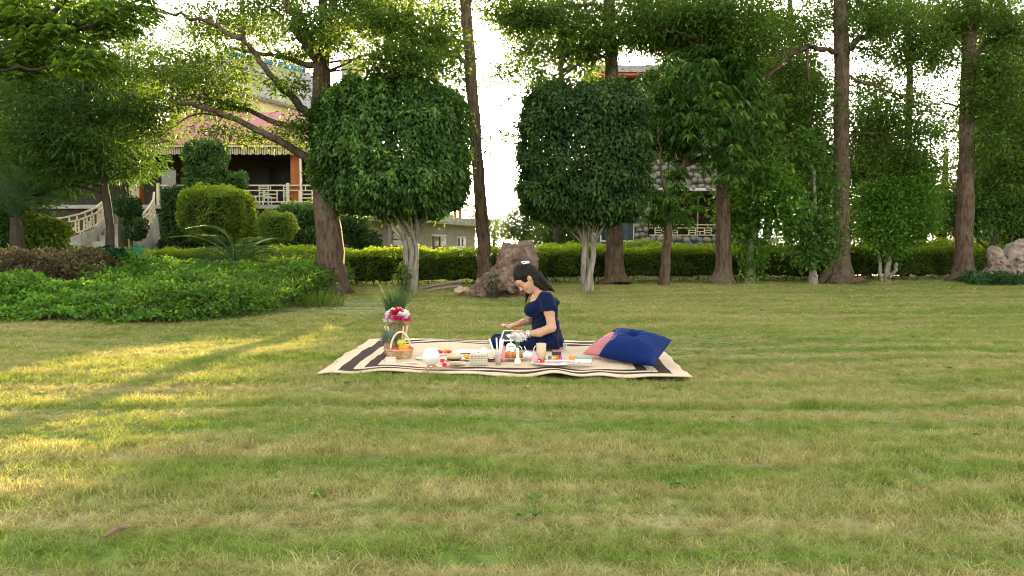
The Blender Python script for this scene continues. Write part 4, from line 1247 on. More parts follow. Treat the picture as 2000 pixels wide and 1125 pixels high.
# ------------------------------------------------------------------ hedges
M_light_stop = mat('shrub_light_stop', (0.022, 0.028, 0.010), (0.010, 0.012, 0.006), 22, 1.0, .05, 40)
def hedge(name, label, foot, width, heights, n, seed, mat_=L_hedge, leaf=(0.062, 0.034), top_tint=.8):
    """foot: list of ground points (front face) of the hedge line"""
    g = np.random.default_rng(seed)
    P = spline(foot, 60)
    t = thing(name, label, 'hedge', P[30])
    seglen = np.r_[0, np.cumsum(np.linalg.norm(np.diff(P, axis=0), axis=1))]
    Ltot = seglen[-1]
    u = g.uniform(0, 1, n)
    pos = np.stack([np.interp(u * Ltot, seglen, P[:, k]) for k in range(3)], 1)
    d = np.gradient(P, axis=0); d = unit(d)
    dn = np.stack([np.interp(u * Ltot, seglen, d[:, k]) for k in range(3)], 1)
    nn = unit(np.c_[-dn[:, 1], dn[:, 0], np.zeros(n)])          # points away from the camera
    H = np.interp(u, np.linspace(0, 1, len(heights)), heights) * (1 + .035 * np.sin(u * Ltot * 2.1 + seed) + .02 * np.sin(u * Ltot * 5.3))
    kind = g.uniform(size=n)
    top = kind < .36
    bk = kind > .88
    off = np.where(top, g.uniform(0, 1, n), np.where(bk, 1, 0)) * width
    zz = np.where(top, H, H * g.uniform(.02, 1, n) ** .8)
    # rounded shoulders
    e = np.minimum(off, width - off) / (width * .5)
    zz = np.where(top, zz - .09 * np.clip(1 - e * 2.2, 0, 1) ** 2, zz)
    sh = np.clip((zz / H - .8) / .2, 0, 1)
    nrm = np.where(top[:, None], np.array([0, 0, 1.0]), np.where(bk[:, None], nn, -nn))
    Q = pos + nn * off[:, None]; Q[:, 2] = zz
    Q += nn * (np.where(bk, -1, 1) * np.where(top, 0, .06 * sh ** 2))[:, None]
    nz = Noise(seed, .3)(Q)
    Q += nrm * (nz * .035 - g.uniform(0, 1, n) ** 2 * .14)[:, None]
    shoot = top & (g.uniform(size=n) < .25)
    Q[:, 2] += shoot * g.uniform(0, .07, n)
    thin = (~top) & (zz < .25 * H) & (g.uniform(size=n) < .6)      # bare feet of the hedge
    D = unit(nrm * .5 + rdir(n, g) * .8 + np.array([0, 0, .2]))
    N = unit(nrm + rdir(n, g) * .7)
    tint = .22 + g.normal(0, .13, n) + .08 * nz + top_tint * np.clip((zz / H - .78) / .22, 0, 1)  # paler tops: new growth, plus sunlight on the hedge put into the tint
    k = ~thin
    L = leaf[0] * g.uniform(.6, 1.3, n)
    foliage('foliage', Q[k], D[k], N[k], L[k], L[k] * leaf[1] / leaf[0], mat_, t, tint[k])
    parts = []
    for i in range(int(Ltot * 5)):
        f = g.uniform() * Ltot
        p = np.array([np.interp(f, seglen, P[:, q]) for q in range(3)]) + np.array([g.normal(0, .05), width * g.uniform(.25, .75), 0])
        hgt = np.interp(f / Ltot, np.linspace(0, 1, len(heights)), heights)
        e_ = p + np.array([g.normal(0, .15), g.normal(0, .1), hgt * .85])
        parts.append(tube_vf(spline([p, (p + e_) / 2 + g.standard_normal(3) * .04, e_], 5), np.linspace(.016, .006, 5), 5))
    V, F = join(parts); tag(mk('stems', V, F, M_bark_dark, t), kind='stuff')
    # solid core standing in for dense twigs, added to stop sun shining through
    Hs = np.interp(np.linspace(0, 1, 60), np.linspace(0, 1, len(heights)), heights)
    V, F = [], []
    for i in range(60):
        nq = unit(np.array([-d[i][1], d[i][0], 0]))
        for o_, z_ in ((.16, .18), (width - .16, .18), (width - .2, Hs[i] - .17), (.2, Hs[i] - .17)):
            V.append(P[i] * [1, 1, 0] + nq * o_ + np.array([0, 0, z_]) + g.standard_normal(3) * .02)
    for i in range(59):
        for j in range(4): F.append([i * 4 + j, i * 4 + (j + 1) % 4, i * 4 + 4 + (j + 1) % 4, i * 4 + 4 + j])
    mk('light_stop_core', V, F, M_light_stop, t)
    return t
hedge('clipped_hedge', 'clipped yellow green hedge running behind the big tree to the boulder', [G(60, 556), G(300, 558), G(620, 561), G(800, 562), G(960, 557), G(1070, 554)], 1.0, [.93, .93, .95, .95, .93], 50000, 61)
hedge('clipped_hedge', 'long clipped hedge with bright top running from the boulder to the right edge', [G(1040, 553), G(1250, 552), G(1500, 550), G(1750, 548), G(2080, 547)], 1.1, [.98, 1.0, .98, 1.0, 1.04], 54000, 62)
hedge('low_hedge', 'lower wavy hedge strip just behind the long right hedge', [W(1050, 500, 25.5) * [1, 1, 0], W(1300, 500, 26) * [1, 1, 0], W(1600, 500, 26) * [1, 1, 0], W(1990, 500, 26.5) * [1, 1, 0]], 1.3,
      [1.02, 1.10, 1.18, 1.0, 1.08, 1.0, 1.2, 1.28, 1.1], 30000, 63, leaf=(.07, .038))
# dark soil strip at the hedge foot is left bare by the grass

# ------------------------------------------------------------------ clipped shrubs in front of the restaurant
M_stem = M_bark_dark
def shrub(name, label, Y, pieces, lmat, seed, leaf=(0.085, 0.045), dens=1.0, stem=True, group='clipped shrubs before the restaurant', top_tint=.15, p=3.2, base=-.3):
    px0 = pieces[0][0]
    b0 = W(px0, 500, Y); b0[2] = base
    t = thing(name, label, 'shrub', b0, group)
    s = S(Y)
    for i, (px, py, hw, hh) in enumerate(pieces):
        c = W(px, py, Y); r = np.array([hw * s, hw * s * .9, hh * s])
        area = 8 * (r[0] * r[1] + 2 * r[0] * r[2])
        n_ = int(area * 1.5 / (leaf[0] * leaf[1] * .5) * dens)
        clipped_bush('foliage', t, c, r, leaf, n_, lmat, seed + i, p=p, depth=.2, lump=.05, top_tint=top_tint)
        V, F = sphere_vf(c, 1.0, 14, np.maximum(r - .16, r * .55)); mk('light_stop_core', V, F, M_light_stop, t)  # added solid core, stops sunlight passing through the shrub
    if stem:
        tops = W(pieces[-1][0], pieces[-1][1], Y)
        V, F = tube_vf(spline([b0, (b0 + tops) / 2, tops], 6), np.linspace(.07, .03, 6), 7, .06)
        mk('stem', V, F, M_stem, t)
    return t
shrub('tiered_shrub', 'tiered clipped shrub with round head over two flat tiers, before the verandah', 26, [(402, 420, 30, 20), (402, 355, 36, 11), (402, 310, 38, 36)], L_ficus, 201)
shrub('small_flat_shrub', 'small flat clipped shrub right of the tiered shrub', 26.6, [(459, 354, 26, 13), (459, 390, 10, 16)], L_ficus, 205)
shrub('big_block_shrub', 'big rounded block shrub with golden top in front of the verandah', 24, [(427, 418, 66, 52)], L_hedge, 208, leaf=(.075, .04), top_tint=.5)
shrub('lime_block_shrub', 'pale lime green block shrub near the big tree', 22.5, [(540, 444, 34, 30)], L_lime, 211, leaf=(.075, .04), top_tint=.25)
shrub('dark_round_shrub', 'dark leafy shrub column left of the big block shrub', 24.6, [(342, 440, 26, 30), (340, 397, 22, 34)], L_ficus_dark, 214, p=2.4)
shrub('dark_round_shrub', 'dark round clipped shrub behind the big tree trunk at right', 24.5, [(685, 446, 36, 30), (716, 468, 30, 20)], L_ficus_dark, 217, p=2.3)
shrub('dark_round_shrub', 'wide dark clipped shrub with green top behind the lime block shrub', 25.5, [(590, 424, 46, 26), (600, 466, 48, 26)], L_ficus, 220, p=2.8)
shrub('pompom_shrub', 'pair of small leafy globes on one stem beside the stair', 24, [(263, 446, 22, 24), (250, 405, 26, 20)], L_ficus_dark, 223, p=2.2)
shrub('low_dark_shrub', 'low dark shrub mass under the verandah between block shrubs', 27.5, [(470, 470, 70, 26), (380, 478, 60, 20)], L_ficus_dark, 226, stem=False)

# ------------------------------------------------------------------ planted bed on the left
front = np.array([G(-140, 634)[:2], G(0, 633)[:2], G(150, 633)[:2], G(300, 633)[:2], G(430, 627)[:2], G(540, 620)[:2], G(620, 611)[:2], G(648, 600)[:2]])
def bed_front(x): return np.interp(x, front[:, 0], front[:, 1])
BN = Noise(91, .8)
def bed_h(x, y):
    d = y - bed_front(x)
    right = np.clip((-3.45 - x) / .6, 0, 1)
    h = np.clip(d / .5, 0, 1) ** .6 * (.24 + .09 * np.clip(d, 0, 5)) * (.45 + .55 * right)
    return h * (1 + .13 * BN(np.stack([x, y, x * 0], -1)))
def bed_leaves(n, leaf, seed, cond, tint0, lmat, name, label, lift=0.0):
    g = np.random.default_rng(seed)
    x = g.uniform(-10.8, -3.5, n); y = g.uniform(9.8, 17.3, n)
    k = (y > bed_front(x) + g.normal(0, .05, n)) & cond(x, y, g)
    x, y = x[k], y[k]; m_ = len(x)
    h = bed_h(x, y)
    z = h * (1 - .55 * g.uniform(0, 1, m_) ** 2) + lift * g.uniform(0, 1, m_) ** 2
    P = np.stack([x, y, np.maximum(z, .02)], 1)
    cl = Noise(seed, .16)(P)
    P[:, 2] += .04 * cl + .05 * Noise(seed + 3, .5)(P)
    big = Noise(seed + 4, .9)(P)
    D = unit(rdir(m_, g) + np.array([0, -.35, .15])); N = unit(np.array([0, -.3, 1.0]) + rdir(m_, g) * .6)
    L = leaf[0] * g.uniform(.6, 1.3, m_)
    o = foliage(name, P, D, N, L, L * leaf[1] / leaf[0], lmat, None, tint0 + .17 * cl + .13 * big + g.normal(0, .16, m_), at=(-6.5, 13, 0))
    return tag(o, label, 'ground cover', None, 'stuff')
bed_leaves(105000, (.066, .046), 71, lambda x, y, g: (x < -3.80 + g.normal(0, .1, len(x))), .5, L_cover, 'groundcover_bed', 'bright green leafy ground cover filling the bed at left')
bed_leaves(26000, (.13, .016), 73, lambda x, y, g: (x > -5.3 + g.normal(0, .3, len(x))) & (x < -3.62), .55, L_weed, 'weedy_edge', 'fine grassy weeds at the right end of the planted bed', .16)
bed_leaves(9000, (.08, .05), 74, lambda x, y, g: (Noise(3, .7)(np.c_[x, y, y * 0]) > .5) & (x < -4), .7, L_lime, 'lime_groundcover', 'paler leafy patches within the green ground cover', .08)
# mound of soil below the leaves
bx = np.linspace(-11, -3.4, 60); by = np.linspace(9.9, 18.2, 50)
BX, BY = np.meshgrid(bx, by, indexing='ij')
BZ = np.where((BY > bed_front(BX) + .12) & (BX < -4.1), bed_h(BX, BY) * .6, -.12) - .02
ii = (np.arange(59)[:, None] * 50 + np.arange(49)[None]).ravel()
M_soil = mat('bed_soil', (0.055, 0.04, 0.025), (0.03, 0.022, 0.014), 6, 1.0, 0.02, 20)
tag(mk('bed_soil', np.stack([BX, BY, BZ], -1).reshape(-1, 3), np.stack([ii, ii + 50, ii + 51, ii + 1], 1), M_soil, smooth=True), kind='structure')

def grassy(name, label, c, n, hgt, spread, lmat, seed, wid=.006, cat='grass clump', curve=.5, splay=.5):
    """a clump of arching blades"""
    g = np.random.default_rng(seed)
    t = thing(name, label, cat, (c[0], c[1], 0))
    V, F, T = [], [], []
    for i in range(n):
        a = g.uniform(0, 6.28); r0 = spread * math.sqrt(g.uniform()) * .5
        d = np.array([math.cos(a), math.sin(a), 0])
        h = hgt * g.uniform(.5, 1.1); out = h * splay * g.uniform(.1, 1.4)
        p = np.array([c[0], c[1], 0]) + d * r0
        sd = np.array([-d[1], d[0], 0]) if g.uniform() < .5 else np.array([1, 0, 0])
        pts = [p + d * out * u ** 1.7 + np.array([0, 0, h * (u - curve * .35 * u ** 3)]) for u in (0, .4, .75, 1)]
        k = len(V); w = wid * g.uniform(.7, 1.3)
        for j, q in enumerate(pts[:3]): V += [q - sd * w * (1, .9, .6)[j] / 2, q + sd * w * (1, .9, .6)[j] / 2]
        V.append(pts[3])
        F += [[k, k + 1, k + 3, k + 2], [k + 2, k + 3, k + 5, k + 4], [k + 4, k + 5, k + 6]]
        tt = g.normal(.5, .2); T += [tt] * 3
    mk('blades', V, F, lmat, t, face_attr={'tint': np.clip(T, 0, 1)})
    return t
L_reed = leaf_mat('leaf_reed', (0.03, 0.07, 0.025), (0.10, 0.155, 0.065), 0.25, 0.5)
grassy('reed_clump', 'fountain of long grey green grass blades behind the bouquet', G(772, 612), 260, .58, .28, L_reed, 81, .007, splay=.8)
for i, (px, py, lab) in enumerate(((600, 588, 'pale grass tuft close beside the big tree trunk'), (622, 598, 'pale grass tuft at the bed tip nearest the bare soil'))):
    grassy('weedy_grass', lab, G(px, py), 300, .36, .9, L_weed, 83 + i, .009, splay=.6)
g = np.random.default_rng(99)
# purple brown foliage at far left
def loose_shrub(name, label, c, r, n, leaf, lmat, seed, cat='shrub', group=None):
    g = np.random.default_rng(seed)
    t = thing(name, label, cat, (c[0], c[1], 0), group)
    q = rdir(n, g) * g.uniform(.35, 1, (n, 1)) ** .5
    nz = Noise(seed, .35)(q * np.array(r))
    P = np.array([c[0], c[1], c[2]]) + q * np.array(r) * (1 + .18 * nz)[:, None]
    P = P[P[:, 2] > .03]; m_ = len(P)
    D = unit(q[:m_] + rdir(m_, g) * .8); N = unit(np.array([0, -.3, 1]) + rdir(m_, g) * .6)
    L = leaf[0] * g.uniform(.6, 1.3, m_)
    foliage('foliage', P, D, N, L, L * leaf[1] / leaf[0], lmat, t, .45 + g.normal(0, .2, m_))
    parts = []
    for i in range(14):
        e = np.array(c) + rdir(1, g)[0] * np.array(r) * .8
        parts.append(tube_vf(spline([(c[0] + g.normal(0, .05), c[1] + g.normal(0, .05), 0), (np.array([c[0], c[1], 0]) + e) / 2 + g.standard_normal(3) * .06, e], 5), np.linspace(.015, .004, 5), 4))
    V, F = join(parts); tag(mk('stems', V, F, M_bark_dark, t), kind='stuff')
    return t
def at_z(px, py, Y): return W(px, py, Y)
loose_shrub('purple_shrub', 'purple brown leafy shrub at the left edge above the ground cover', at_z(55, 535, 13.0), (.95, .7, .42), 5600, (.10, .05), L_purple, 301)
loose_shrub('purple_shrub', 'brownish twiggy shrub between the purple shrub and the big leaved plant', at_z(160, 520, 14.4), (.6, .6, .32), 3000, (.09, .045), L_purple, 302)
loose_shrub('golden_shrub', 'golden green shrub below the garden stair at left', at_z(85, 460, 15.6), (.48, .45, .42), 5500, (.09, .05), L_lime, 303)
loose_shrub('corner_shrub', 'dark leafy shrub below the cycad at the left edge', at_z(15, 450, 15.5), (.55, .5, .45), 5000, (.1, .05), L_dark, 304)
loose_shrub('boulder_creeper', 'small leafy creeper growing on the reddish boulder', at_z(964, 552, 14.35), (.08, .05, .13), 60, (.09, .045), L_cycad, 305, 'creeper')
loose_shrub('edge_plant', 'low grassy leaved plant at the foot of the pale boulder', G(1955, 562) + np.array([0, 0, .15]), (.9, .4, .22), 2600, (.16, .03), L_cycad, 306, 'plant')
loose_shrub('edge_plant', 'small spiky plant at the foot of the right hand trunk', G(1893, 558) + np.array([0, -.2, .15]), (.35, .3, .22), 900, (.16, .03), L_cycad, 307, 'plant')
loose_shrub('stem_weed', 'young leafy shoots climbing the first clipped tree trunk', at_z(786, 545, 16.0), (.16, .12, .42), 220, (.1, .055), L_lime, 308, 'plant')

# cycads: every frond a part
def frond_vf(L, nl, leaflet, up, seed):
    g = np.random.default_rng(seed)
    u = np.linspace(0, 1, 12)
    mid = np.stack([L * u, 0 * u, L * (up * u - (up + .25) * u ** 2.2 * .8)], 1)
    parts = [tube_vf(mid, np.linspace(.012, .004, 12), 4)]
    V, F = join(parts)
    k = nl
    uu = np.linspace(.12, .99, k)
    P = np.stack([np.interp(uu, u, mid[:, i]) for i in range(3)], 1)
    T = unit(np.stack([np.gradient(np.interp(uu, u, mid[:, i])) for i in range(3)], 1))
    le = leaflet * np.sin(np.clip(uu * 3.0, .35, 3.14 - .55))
    Vs, Fs = [V], list(F); nv = len(V)
    for s in (-1, 1):
        D = unit(T * .55 + np.array([0, s * 1.0, .28]))
        lv, lf = leaf_vf(P, D, np.tile([0, 0, 1.0], (k, 1)), le, .012 + 0 * le, .1, .05)
        Vs.append(lv); Fs += (lf + nv).tolist(); nv += len(lv)
    return np.vstack(Vs), Fs
def cycad(name, label, c, n, L, seed, trunk_h=.25, lo=-.1, hi=.9, arc=(0, 6.283)):
    g = np.random.default_rng(seed)
    t = thing(name, label, 'cycad', (c[0], c[1], 0))
    top = np.array([c[0], c[1], c[2]])
    V, F = tube_vf([(c[0], c[1], -.05), (c[0], c[1], c[2] * .5), (c[0], c[1], c[2])], [.16, .15, .10], 9, .15)
    mk('trunk', V, F, M_bark_dark, t)
    mes = []
    for k in range(4):
        V, F = frond_vf(L, 34, L * .24, .55 + .2 * k, seed + k)
        me = raw_mesh('frond', V, F); me.materials.append(L_cycad)
        a = me.attributes.new('tint', 'FLOAT', 'FACE'); a.data.foreach_set('value', np.clip(g.normal(.5, .15, len(me.polygons)), 0, 1).astype(np.float32))
        mes.append(me)
    for i in range(n):
        o = bpy.data.objects.new('frond', mes[i % 4]); scene.collection.objects.link(o); o.parent = t
        o.location = (0, 0, c[2])
        o.rotation_euler = (g.normal(0, .1), -g.uniform(lo, hi), arc[0] + (arc[1] - arc[0]) * (i + g.uniform(-.3, .3)) / n)
        sc_ = g.uniform(.8, 1.1); o.scale = (sc_,) * 3
    return t
cycad('cycad_palm', 'grey green cycad with arching feather fronds in the planted bed', W(462, 522, 15.0), 19, 1.25, 401, lo=-.3, hi=.7)
cycad('cycad_palm', 'larger cycad with stiff feather fronds at the left edge', W(32, 425, 14.6), 18, 1.15, 405, hi=1.1)
# big leaved plant
bl_ = thing('big_leaved_plant', 'plant with broad heart shaped dark green leaves in front of the stair', 'plant', (W(232, 500, 15.0)[0], 15.0, 0))
g = np.random.default_rng(8)
for i in range(15):
    c = W(232 + g.uniform(-44, 40), 498 + g.uniform(-18, 24), 15.0 + g.uniform(-.4, .4)); Lf = g.uniform(.26, .40)
    th = np.linspace(0, 2 * math.pi, 13)[:-1]
    rr = .5 * Lf * (1 + .25 * np.cos(th) - .18 * np.exp(-((th - math.pi) / .35) ** 2) * 2)
    az = g.uniform(0, 6.28); tl = R(g.uniform(25, 65))
    loc = np.c_[rr * np.cos(th), rr * np.sin(th) * .85, .06 * Lf * np.abs(np.sin(th)) - .1 * Lf * (np.cos(th) > .5)]
    Mx = np.array(Matrix.Rotation(az, 3, 'Z') @ Matrix.Rotation(tl, 3, 'Y'))
    V = np.vstack([loc @ Mx.T + c, [c]])
    lf = mk('leaf', V, [[k, (k + 1) % 12, 12] for k in range(12)], mat('big_leaf', (0.02, 0.11, 0.045), (0.015, 0.08, 0.03), 5, 0.35, spec=.5), bl_)
    Q = spline([(W(232, 500, 15)[0], 15.0, 0.05), (np.array([W(232, 500, 15)[0], 15.0, 0]) + c) / 2 + [0, 0, .1], c], 5)
    V, F = tube_vf(Q, .009, 5); mk('stalk', V, F, L_cycad, lf)

# ------------------------------------------------------------------ boulders, poles, litter
def rock(name, label, lo, hi, fn, h, m_, at, seed, amp=.05, sc=.35):
    P = grid_pts(lo, hi, h)
    f = fn(P)
    n1, n2, n3 = Noise(seed, sc), Noise(seed + 1, sc * .35), Noise(seed + 2, sc * .14)
    f = f + amp * n1(P) + amp * .5 * np.abs(n2(P)) + amp * .22 * n3(P)
    V, F = nets(f, P)
    o = mk(name, V, F, m_, at=at, smooth=True)
    return tag(o, label, 'boulder')
m, n, l, b, out = new_mat('boulder_red')
base = ramp(n, l, noise_node(n, l, 5, 8, 0.7), [(.3, (0.055, 0.033, 0.024)), (.5, (0.19, 0.115, 0.085)), (.68, (0.40, 0.27, 0.20))])
l.new(mixrgb(n, l, ramp(n, l, noise_node(n, l, 22, 6, .7), [(.35, (1, 1, 1)), (.5, (0, 0, 0))]), base, (0.10, 0.06, 0.045)), b.inputs['Base Color'])
b.inputs['Roughness'].default_value = .9
bump(n, l, b, noise_node(n, l, 26, 8, .75), .05)
M_rock = m
YR = 15.0
def bl_f(P):
    f = seg_d(P, W(1012, 545, YR), W(1012, 500, YR + .1), .43, .41, (1, .9, 1))
    f = smin(f, seg_d(P, W(962, 560, YR), W(985, 512, YR), .30, .25), .12)
    f = smin(f, seg_d(P, W(938, 568, YR - .1), W(948, 556, YR - .1), .19, .17), .08)
    f = smin(f, ell_d(P, W(1030, 560, YR), (.36, .38, .40)), .1)
    return np.maximum(f, P[..., 2] - (W(0, 478, YR)[2] - .01))
rock('red_boulder', 'large rough reddish brown boulder behind the woman', W(905, 600, YR) * [1, 0, 0] + [0, 14.2, -.1], W(1075, 470, YR) * [1, 0, 0] + [0, 15.8, 1.25], bl_f, .024, M_rock, (W(990, 580, YR)[0], YR, 0), 501, .06)
m, n, l, b, out = new_mat('boulder_pale')
l.new(ramp(n, l, noise_node(n, l, 5, 8, 0.7), [(.32, (0.11, 0.07, 0.055)), (.5, (0.30, 0.215, 0.18)), (.68, (0.46, 0.37, 0.32))]), b.inputs['Base Color'])
b.inputs['Roughness'].default_value = .9
bump(n, l, b, noise_node(n, l, 22, 8, .75), .05)
M_rock2 = m
YR2 = 19.6
def br_f(P):
    f = seg_d(P, W(1985, 530, YR2), W(1990, 500, YR2), .50, .36)
    f = smin(f, seg_d(P, W(1946, 530, YR2), W(1946, 496, YR2), .30, .22), .05)
    return smin(f, ell_d(P, W(2045, 520, YR2), (.6, .5, .55)), .1)
rock('pale_boulder', 'pale pinkish grey boulder cut by the right edge of the lawn', W(1915, 600, YR2) * [1, 0, 0] + [0, 18.7, -.1], W(2100, 470, YR2) * [1, 0, 0] + [0, 20.5, 1.35], br_f, .03, M_rock2, (W(1985, 560, YR2)[0], YR2, 0), 511, .065)
def small_f(P): return smin(ell_d(P, W(898, 568, 15.6), (.13, .12, .09)), ell_d(P, W(911, 566, 15.5), (.10, .1, .08)), .04)
rock('tan_stone', 'small tan stone lying left of the reddish boulder', (-1.4, 15.2, -.1), (-.7, 15.9, .35), small_f, .02, mat('stone_tan', (0.55, 0.40, 0.26), (0.40, 0.28, 0.17), 8, .9, .02, 25), (-1.1, 15.6, 0), 521, .02, .15)
M_pole = mat('pole_wood', (0.30, 0.25, 0.20), (0.17, 0.14, 0.11), 7, .85, .01, 20, stretch=(1, 6, 6))
for i, (a, b_, r_, lab) in enumerate(((G(818, 568), W(904, 549, 17.2), .035, 'upper weathered wooden pole leaning along the hedge foot'), (G(828, 572), W(900, 558, 17.0), .03, 'lower weathered wooden pole lying along the hedge foot'), (G(682, 567), W(820, 563, 16.9), .022, 'thin pole on the ground between big tree and first clipped tree'))):
    V, F = tube_vf(spline([a + [0, 0, r_], (a + b_) / 2 + [0, 0, r_], b_], 9), r_, 8, .08)
    tag(mk('wooden_pole', V, F, M_pole, at=(a + b_) / 2, smooth=True), lab, 'pole', 'poles at the hedge foot')
for dx in (.35, .75):
    pass
tw0, tw1 = G(203, 1067), G(257, 1053)
V, F = tube_vf(spline([tw0 + [0, 0, .035], (tw0 + tw1) / 2 + [0, 0.01, .05], tw1 + [0, 0, .05]], 8), [.005, .008, .0095, .008, .0095, .0085, .009, .006], 7, .3)
tag(mk('dry_twig', V, F, mat('twig', (0.28, 0.19, 0.125), (0.12, 0.075, 0.045), 20, .8, .004, 60), at=(tw0 + tw1) / 2), 'short dry brown twig on the near lawn at lower left', 'twig')
# small broad-leaved weeds dotted through the turf
g = np.random.default_rng(27)
k = 420
wx, wy = g.uniform(-7, 7, k), 2.6 + 8 * g.uniform(0, 1, k) ** 1.3
ok_ = ~in_quad(np.c_[wx, wy], RUG, .05) & (Noise(61, .8)(np.c_[wx, wy, wx * 0]) > .1)
wx, wy = wx[ok_], wy[ok_]
ci = np.repeat(np.arange(len(wx)), 8); th = g.uniform(0, 6.28, len(ci))
Pw = np.c_[wx[ci], wy[ci], lawn_z(wx[ci], wy[ci]) + .016]
Dw = np.c_[np.cos(th), np.sin(th), g.uniform(.1, .6, len(ci))]
Lw = g.uniform(.022, .05, len(wx))[ci]
tag(foliage('lawn_weeds', Pw, Dw, np.tile([0, 0, 1.0], (len(ci), 1)), Lw, Lw * .5, L_bright, None, g.uniform(.3, 1, len(ci)), at=(0, 6, 0)), 'small broad leaved weeds dotted through the turf', 'weeds', None, 'stuff')
# fallen leaves on the far lawn
g = np.random.default_rng(17)
k = 1100
fx, fy = g.uniform(-4, 14, k), g.uniform(10, 20.5, k)
fx[900:], fy[900:] = g.uniform(-6, 6, 200), g.uniform(2.6, 9, 200)
P = np.c_[fx, fy, lawn_z(fx, fy) + g.uniform(.035, .06, k)]
L_dry = leaf_mat('leaf_dry', (0.20, 0.13, 0.05), (0.55, 0.45, 0.22), .2, .7)
D = unit(g.standard_normal((k, 3)) * [1, 1, .2]); L = g.uniform(.03, .08, k); L[900:] *= .55; P[900:, 2] -= .012
tag(foliage('fallen_leaves', P, D, unit(np.array([0, 0, 1]) + rdir(k, g) * .4), L, L * .5, L_dry, None, g.uniform(0, 1, k), at=(5, 15, 0)), 'scattered dry leaves on the shaded far lawn', 'leaves', None, 'stuff')
# ------------------------------------------------------------------ rug
def rug_vf():
    nu, nv = 150, 90
    g = np.random.default_rng(3)
    A, B, C_, D_ = [np.array(q) for q in RUG]
    u = np.linspace(0, 1, nu); v = np.linspace(0, 1, nv)
    U, V_ = np.meshgrid(u, v, indexing='ij')
    P = ((1 - U) * (1 - V_))[..., None] * A + (U * (1 - V_))[..., None] * B + (U * V_)[..., None] * C_ + ((1 - U) * V_)[..., None] * D_
    e = np.minimum(np.minimum(U, 1 - U), np.minimum(V_, 1 - V_))
    edge = np.clip(1 - e / .02, 0, 1)
    wav = Noise(5, .42)(P) ; wav2 = Noise(6, .16)(P)
    P[..., 0] += edge * .008 * Noise(8, .25)(P)
    P[..., 1] += edge * .012 * Noise(9, .25)(P)
    near = np.clip(1 - V_ / .25, 0, 1)
    P[..., 2] = lawn_z(P[..., 0], P[..., 1]) * .6 + .040 + .006 * wav + .002 * wav2 + near * .011 * np.sin(U * 34 + 2 * np.sin(U * 9)) * (1 - edge * .3)
    return P, U, V_
P_, U_, Vv_ = rug_vf()
nu, nv = U_.shape
ii = (np.arange(nu - 1)[:, None] * nv + np.arange(nv - 1)[None]).ravel()
F_ = np.stack([ii, ii + nv, ii + nv + 1, ii + 1], 1)
m, n, l, b, out = new_mat('jute_rug')
au = n.new('ShaderNodeAttribute'); au.attribute_name = 'du'      # metres in from the side edges
av = n.new('ShaderNodeAttribute'); av.attribute_name = 'dv'      # metres in from the front and back edges
nz_ = noise_node(n, l, 5, 3)
def band(src, lo, hi, wob=.03):
    sh = n.new('ShaderNodeMath'); sh.operation = 'MULTIPLY_ADD'
    l.new(nz_, sh.inputs[0]); sh.inputs[1].default_value = wob; l.new(src, sh.inputs[2])
    a_ = n.new('ShaderNodeMath'); a_.operation = 'GREATER_THAN'; l.new(sh.outputs[0], a_.inputs[0]); a_.inputs[1].default_value = lo + wob * .5
    b2 = n.new('ShaderNodeMath'); b2.operation = 'LESS_THAN'; l.new(sh.outputs[0], b2.inputs[0]); b2.inputs[1].default_value = hi + wob * .5
    c_ = n.new('ShaderNodeMath'); c_.operation = 'MULTIPLY'; l.new(a_.outputs[0], c_.inputs[0]); l.new(b2.outputs[0], c_.inputs[1])
    return c_.outputs[0]
mn = n.new('ShaderNodeMath'); mn.operation = 'MINIMUM'; l.new(au.outputs['Fac'], mn.inputs[0]); l.new(av.outputs['Fac'], mn.inputs[1])
ad = n.new('ShaderNodeMath'); ad.operation = 'MAXIMUM'
l.new(band(mn.outputs[0], .12, .23), ad.inputs[0]); l.new(band(mn.outputs[0], .31, .40), ad.inputs[1])
weave = n.new('ShaderNodeTexWave'); weave.inputs['Scale'].default_value = 55; weave.inputs['Distortion'].default_value = 1.5
gp = n.new('ShaderNodeNewGeometry'); l.new(gp.outputs['Position'], weave.inputs['Vector'])
f2 = noise_node(n, l, 70, 3)
cream = mixrgb(n, l, f2, (0.62, 0.46, 0.31), (0.80, 0.66, 0.49))
brown = mixrgb(n, l, f2, (0.035, 0.022, 0.02), (0.09, 0.065, 0.058))
l.new(mixrgb(n, l, ad.outputs[0], cream, brown), b.inputs['Base Color'])
b.inputs['Roughness'].default_value = 1.0
b.inputs['Specular IOR Level'].default_value = .1
bump(n, l, b, weave.outputs[0], .004, .6)
rug = mk('picnic_rug', P_.reshape(-1, 3), F_, m, smooth=True, at=tuple(P_[75, 45]))
wid_, dep_ = np.linalg.norm(RUG[1] - RUG[0]), RUG[2][1] - RUG[1][1]
for nm, arr in (('du', np.minimum(U_, 1 - U_) * wid_ * .97), ('dv', np.minimum(Vv_ * 1.35, (1 - Vv_)) * dep_)):
    a = rug.data.attributes.new(nm, 'FLOAT', 'POINT'); a.data.foreach_set('value', arr.astype(np.float32).ravel())
rug.modifiers.new('solid', 'SOLIDIFY').thickness = .012
tag(rug, 'large cream jute picnic rug with two dark brown border stripes on the lawn', 'rug')
RZ = .052
def T(px, py, dz=0.0):
    """point on the rug top at that pixel"""
    p = G(px, py, RZ); 
    return p + np.array([0, 0, dz])
def px_m(p): return p[1] / F_PX

